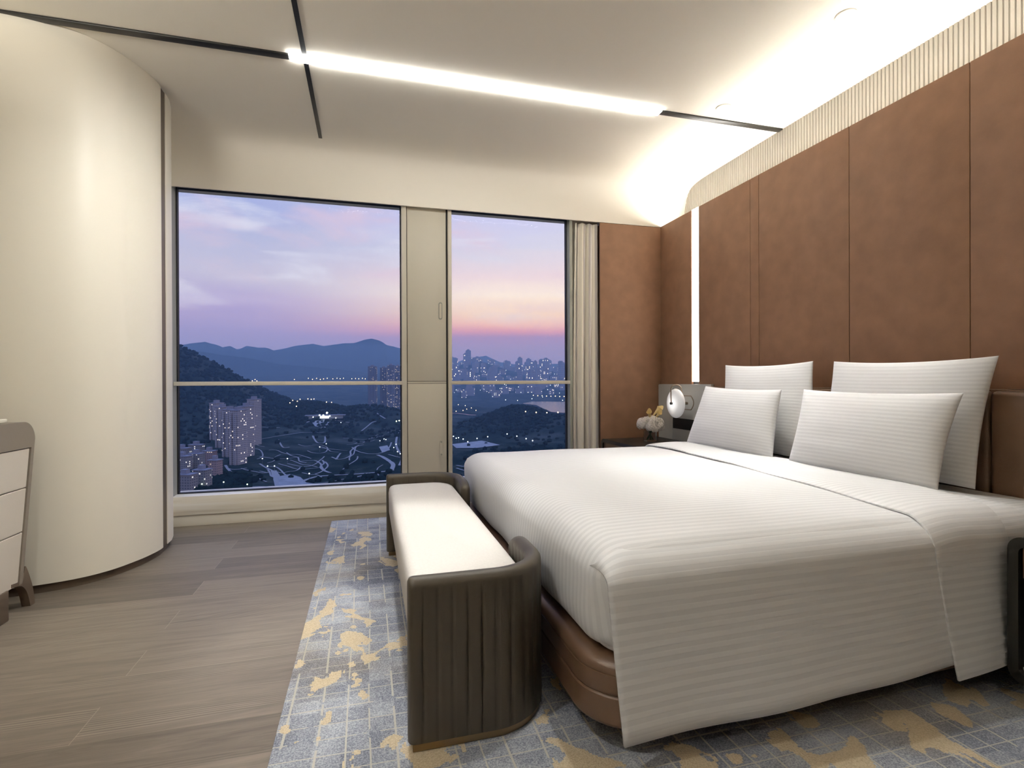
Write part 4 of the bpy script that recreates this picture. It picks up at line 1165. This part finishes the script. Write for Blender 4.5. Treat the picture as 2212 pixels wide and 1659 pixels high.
# pavilion
px_, py_ = at(703, 903); pv = empty('pavilion', (px_, py_, ground(px_, py_)), 'floodlit white pavilion in the park', 'pavilion')
zz = ground(px_, py_)
MB().box((px_-40, py_-8, zz), (px_+40, py_+8, zz+7)).build('hall', M['plaza'], pv)
MB().box((px_-46, py_-11, zz+7), (px_+46, py_+11, zz+8.5)).build('roof_slab', M['roof'], pv)
MB().box((px_-12, py_-8.3, zz+1), (px_+8, py_-8.05, zz+6)).build('glowing_front', M['whitelamp'], pv)  # floodlighting given as emission, the front itself is no lamp

# buildings -----------------------------------------------------------------
def tower(u, r, w, d, h, m_, label, group, rot=0, name='apartment_tower', ribs=True, zb=None, roofm=None, cat='apartment tower'):
    x, y = polar(u, r); z = ground(x, y) if zb is None else zb
    e = empty(name, (x, y, z), label, cat, group)
    o = MB().box((-w/2, -d/2, 0), (w/2, d/2, h))
    if ribs:
        k = max(2, int(w/9))
        for i in range(k): cx = -w/2+w*(i+.5)/k; o.box((cx-w/k*.24, -d/2-2.2, 0), (cx+w/k*.24, d/2+2.2, h-3-(i % 2)*3))
    b = mk('body', [(x+a[0], y+a[1], z+a[2]) for a in o.v], o.f, m_, e, smooth=False)
    o = MB().box((-w/2-.6, -d/2-.6, h), (w/2+.6, d/2+.6, h+1.2)).box((-w*.2, -d*.25, h+1.2), (w*.15, d*.25, h+6))
    mk('roof', [(x+a[0], y+a[1], z+a[2]) for a in o.v], o.f, roofm or M['roof'], e, smooth=False)
    e.rotation_euler = (0, 0, rot); return e
lab = ['leftmost slab', 'second slab', 'third slab', 'fourth slab', 'fifth slab', 'rightmost and tallest slab']
seq = [(468, 1110), (481, 1040), (497, 960), (514, 885), (532, 960), (549, 1060)]
for i, (u, r) in enumerate(seq):
    h = [67, 69, 75, 80, 81, 82][i]
    tower(u, r, 15, 19, h, M['tower'], '%s of the pale apartment tower cluster in the left window' % lab[i], 'pale tower cluster', rot=-.5)
low = [(400, 690, 20, 12, 22), (436, 712, 16, 12, 23), (464, 775, 13, 11, 24), (393, 860, 22, 12, 18), (424, 870, 17, 12, 20), (452, 895, 16, 12, 20), (392, 960, 24, 12, 16), (424, 985, 20, 12, 16)]
names = ['nearest low block at the left window edge', 'low grey block right of the nearest one', 'pinkish low block touching the pale towers', 'low block behind the nearest one', 'low block in the middle of the second row', 'pinkish block at the right end of the second row', 'low block in the back row at the window edge', 'low block at the right of the back row']
for (u, r, w, d, h), nm in zip(low, names):
    tower(u, r, w, d, h, M['pinkrise'] if 'pink' in nm else M['lowrise'], nm, 'low residential blocks', rot=-.4, name='residential_block', ribs=False, cat='residential block')
tower(398, 560, 34, 22, 14, M['lowrise'], 'flat blue roofed building in the lower left window corner', None, rot=-.3, name='roadside_building', ribs=False, roofm=M['bluer'], cat='building')
for i, (u, r, h) in enumerate([(805, 2000, 185), (829, 2050, 182), (845, 2000, 190), (860, 2050, 188), (838, 2180, 186), (872, 2150, 186)]):
    tower(u, r, 30 if i == 0 else 24, 24, h-(ground(*polar(u, r))-G0), M['tower2'], ['dark tower standing apart at the left of the distant tower group', 'dark tower second from the left in the distant group', 'tallest dark tower of the distant group', 'dark distant tower touching the window post', 'dark tower behind the distant group', 'dark distant tower hidden by the window post'][i], 'distant dark towers', rot=-.2, name='apartment_tower')
# hazy city beyond the right window
rr = random.Random(21)
cb = None; used = []
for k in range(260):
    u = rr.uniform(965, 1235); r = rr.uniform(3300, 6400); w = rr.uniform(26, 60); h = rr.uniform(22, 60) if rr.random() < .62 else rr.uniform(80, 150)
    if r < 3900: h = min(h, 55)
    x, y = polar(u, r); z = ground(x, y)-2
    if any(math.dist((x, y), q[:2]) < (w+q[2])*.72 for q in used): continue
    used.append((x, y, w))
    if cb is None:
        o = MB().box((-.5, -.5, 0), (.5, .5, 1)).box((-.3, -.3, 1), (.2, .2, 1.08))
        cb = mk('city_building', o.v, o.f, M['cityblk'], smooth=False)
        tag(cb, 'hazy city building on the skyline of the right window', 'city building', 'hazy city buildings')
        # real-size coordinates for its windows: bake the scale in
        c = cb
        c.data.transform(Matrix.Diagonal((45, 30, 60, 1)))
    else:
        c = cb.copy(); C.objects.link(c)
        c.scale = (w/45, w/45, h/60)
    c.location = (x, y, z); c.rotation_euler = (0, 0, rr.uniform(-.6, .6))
# lights of the city
rr = random.Random(5); l1 = None
for k in range(70):
    u = rr.uniform(975, 1222); r = rr.choice([rr.uniform(3000, 4200), rr.uniform(4000, 6000)])
    x, y = far(u, r)
    if l1 is None: l1 = lampobj('city_lamp', x, y, M['whitelamp'], 2.0, 'white point of light in the hazy city', 'city lights in the right window', 18)
    else:
        c = copyto(l1, x, y); s = rr.uniform(.5, 1.15); c.scale = (s, s, 1)

# haze over the land: a real scattering volume
hz = bpy.data.materials.new('evening_haze'); hz.use_nodes = True; N = hz.node_tree.nodes; N.clear()
vs_ = N.new('ShaderNodeVolumeScatter'); vs_.inputs['Color'].default_value = (.42, .66, 1, 1); vs_.inputs['Density'].default_value = 1.5e-4; vs_.inputs['Anisotropy'].default_value = .15
o_ = N.new('ShaderNodeOutputMaterial'); hz.node_tree.links.new(vs_.outputs[0], o_.inputs['Volume'])
try: hz.cycles.homogeneous_volume = True
except Exception: pass
hb = MB().box((-7000, 380, -300), (9000, 10500, 420)).build('evening_haze', hz, smooth=False); tag(hb, 'blue evening haze lying over the city', 'haze', kind='structure')

# ------------------------------------------------------------------ sky
w = bpy.data.worlds.new('dusk_sky'); SC.world = w; w.use_nodes = True
N = w.node_tree.nodes; L = w.node_tree.links; N.clear()
tc = N.new('ShaderNodeTexCoord'); s = N.new('ShaderNodeSeparateXYZ'); L.new(tc.outputs['Generated'], s.inputs[0])
mp = N.new('ShaderNodeMapping'); mp.inputs['Scale'].default_value = (2.2, 2.2, 13); mp.inputs['Rotation'].default_value = (0, .16, 0); L.new(tc.outputs['Generated'], mp.inputs[0])
n1 = N.new('ShaderNodeTexNoise'); n1.inputs['Scale'].default_value = 1.5; n1.inputs['Detail'].default_value = 5; n1.inputs['Roughness'].default_value = .5; n1.inputs['Distortion'].default_value = .5; L.new(mp.outputs[0], n1.inputs['Vector'])
mp2 = N.new('ShaderNodeMapping'); mp2.inputs['Scale'].default_value = (3.5, 3.5, 11); mp2.inputs['Rotation'].default_value = (0, .3, .2); mp2.inputs['Location'].default_value = (3, 1, 2); L.new(tc.outputs['Generated'], mp2.inputs[0])
n2 = N.new('ShaderNodeTexNoise'); n2.inputs['Scale'].default_value = 1.3; n2.inputs['Detail'].default_value = 6; n2.inputs['Roughness'].default_value = .55; n2.inputs['Distortion'].default_value = .4; L.new(mp2.outputs[0], n2.inputs['Vector'])
el = math_(N, L, 'ADD', s.outputs[2], math_(N, L, 'MULTIPLY', math_(N, L, 'SUBTRACT', n1.outputs[0], .5), math_(N, L, 'MULTIPLY', .45, math_(N, L, 'MAXIMUM', math_(N, L, 'SUBTRACT', s.outputs[2], .07), 0.0))))
def ramp(tab):
    r = N.new('ShaderNodeValToRGB'); L.new(el, r.inputs[0]); e = r.color_ramp.elements
    e[0].position = tab[0][0]; e[0].color = lin(*tab[0][1]); e[1].position = tab[-1][0]; e[1].color = lin(*tab[-1][1])
    for p, c in tab[1:-1]: k = e.new(p); k.color = lin(*c)
    return r.outputs[0]
ra = ramp([(0, (112, 112, 165)), (.03, (140, 138, 192)), (.067, (150, 148, 200)), (.10, (162, 154, 204)), (.143, (180, 168, 212)), (.182, (196, 194, 218)), (.257, (176, 182, 218)), (.32, (158, 170, 222)), (.7, (105, 125, 195))])
rb = ramp([(0, (142, 138, 188)), (.063, (160, 148, 190)), (.086, (172, 144, 184)), (.098, (222, 160, 170)), (.111, (246, 196, 176)), (.13, (251, 222, 194)), (.163, (255, 240, 224)), (.197, (238, 218, 222)), (.246, (214, 212, 230)), (.30, (202, 202, 236)), (.7, (125, 145, 205))])
fx = N.new('ShaderNodeMapRange'); fx.interpolation_type = 'SMOOTHSTEP'; fx.inputs[1].default_value = -.24; fx.inputs[2].default_value = .26; L.new(s.outputs[0], fx.inputs[0])
c = mixc(N, L, fx.outputs[0], ra, rb)
cl = N.new('ShaderNodeMapRange'); cl.interpolation_type = 'SMOOTHSTEP'; cl.inputs[1].default_value = .47; cl.inputs[2].default_value = .70; cl.inputs[4].default_value = .75; L.new(n2.outputs[0], cl.inputs[0])
up = N.new('ShaderNodeMapRange'); up.inputs[1].default_value = .09; up.inputs[2].default_value = .18; L.new(s.outputs[2], up.inputs[0])
c = mixc(N, L, math_(N, L, 'MULTIPLY', cl.outputs[0], up.outputs[0]), c, lin(222, 198, 216))
cl2 = N.new('ShaderNodeMapRange'); cl2.interpolation_type = 'SMOOTHSTEP'; cl2.inputs[1].default_value = .53; cl2.inputs[2].default_value = .68; cl2.inputs[4].default_value = .8; L.new(n1.outputs[0], cl2.inputs[0])
c = mixc(N, L, math_(N, L, 'MULTIPLY', cl2.outputs[0], up.outputs[0]), c, lin(222, 224, 240))
zn = N.new('ShaderNodeMapRange'); zn.inputs[1].default_value = .42; zn.inputs[2].default_value = .8; L.new(s.outputs[2], zn.inputs[0])
c = mixc(N, L, zn.outputs[0], c, (.42, .65, 1.5, 1))
dn = N.new('ShaderNodeMapRange'); dn.inputs[1].default_value = -.03; dn.inputs[2].default_value = 0; L.new(s.outputs[2], dn.inputs[0])
c = mixc(N, L, dn.outputs[0], (.03, .04, .075, 1), c)
bg = N.new('ShaderNodeBackground'); wo = N.new('ShaderNodeOutputWorld'); L.new(c, bg.inputs[0]); bg.inputs[1].default_value = .96; L.new(bg.outputs[0], wo.inputs[0])

# ------------------------------------------------------------------ camera, view
cam = bpy.data.cameras.new('camera'); co = bpy.data.objects.new('camera', cam); C.objects.link(co)
cam.sensor_width = 36; cam.sensor_fit = 'HORIZONTAL'; cam.lens = FPX/2212*36; cam.clip_start = .05; cam.clip_end = 30000
R_ = Matrix((Rc, Uc, -Fv)).transposed()
co.matrix_world = Matrix.Translation((0, 0, EYE)) @ R_.to_4x4()
SC.camera = co
vs = SC.view_settings; SC.display_settings.display_device = 'sRGB'
vs.view_transform = 'Standard'; vs.look = 'None'; vs.exposure = .42; vs.gamma = 1; vs.use_curve_mapping = False
cy = SC.cycles; cy.use_denoising = True; cy.max_bounces = 8; cy.diffuse_bounces = 4; cy.use_adaptive_sampling = True; cy.adaptive_threshold = .04; cy.adaptive_min_samples = 16; cy.glossy_bounces = 3; cy.transmission_bounces = 6
cy.transparent_max_bounces = 12; cy.volume_bounces = 0; cy.sample_clamp_indirect = 6; cy.caustics_reflective = False; cy.caustics_refractive = False
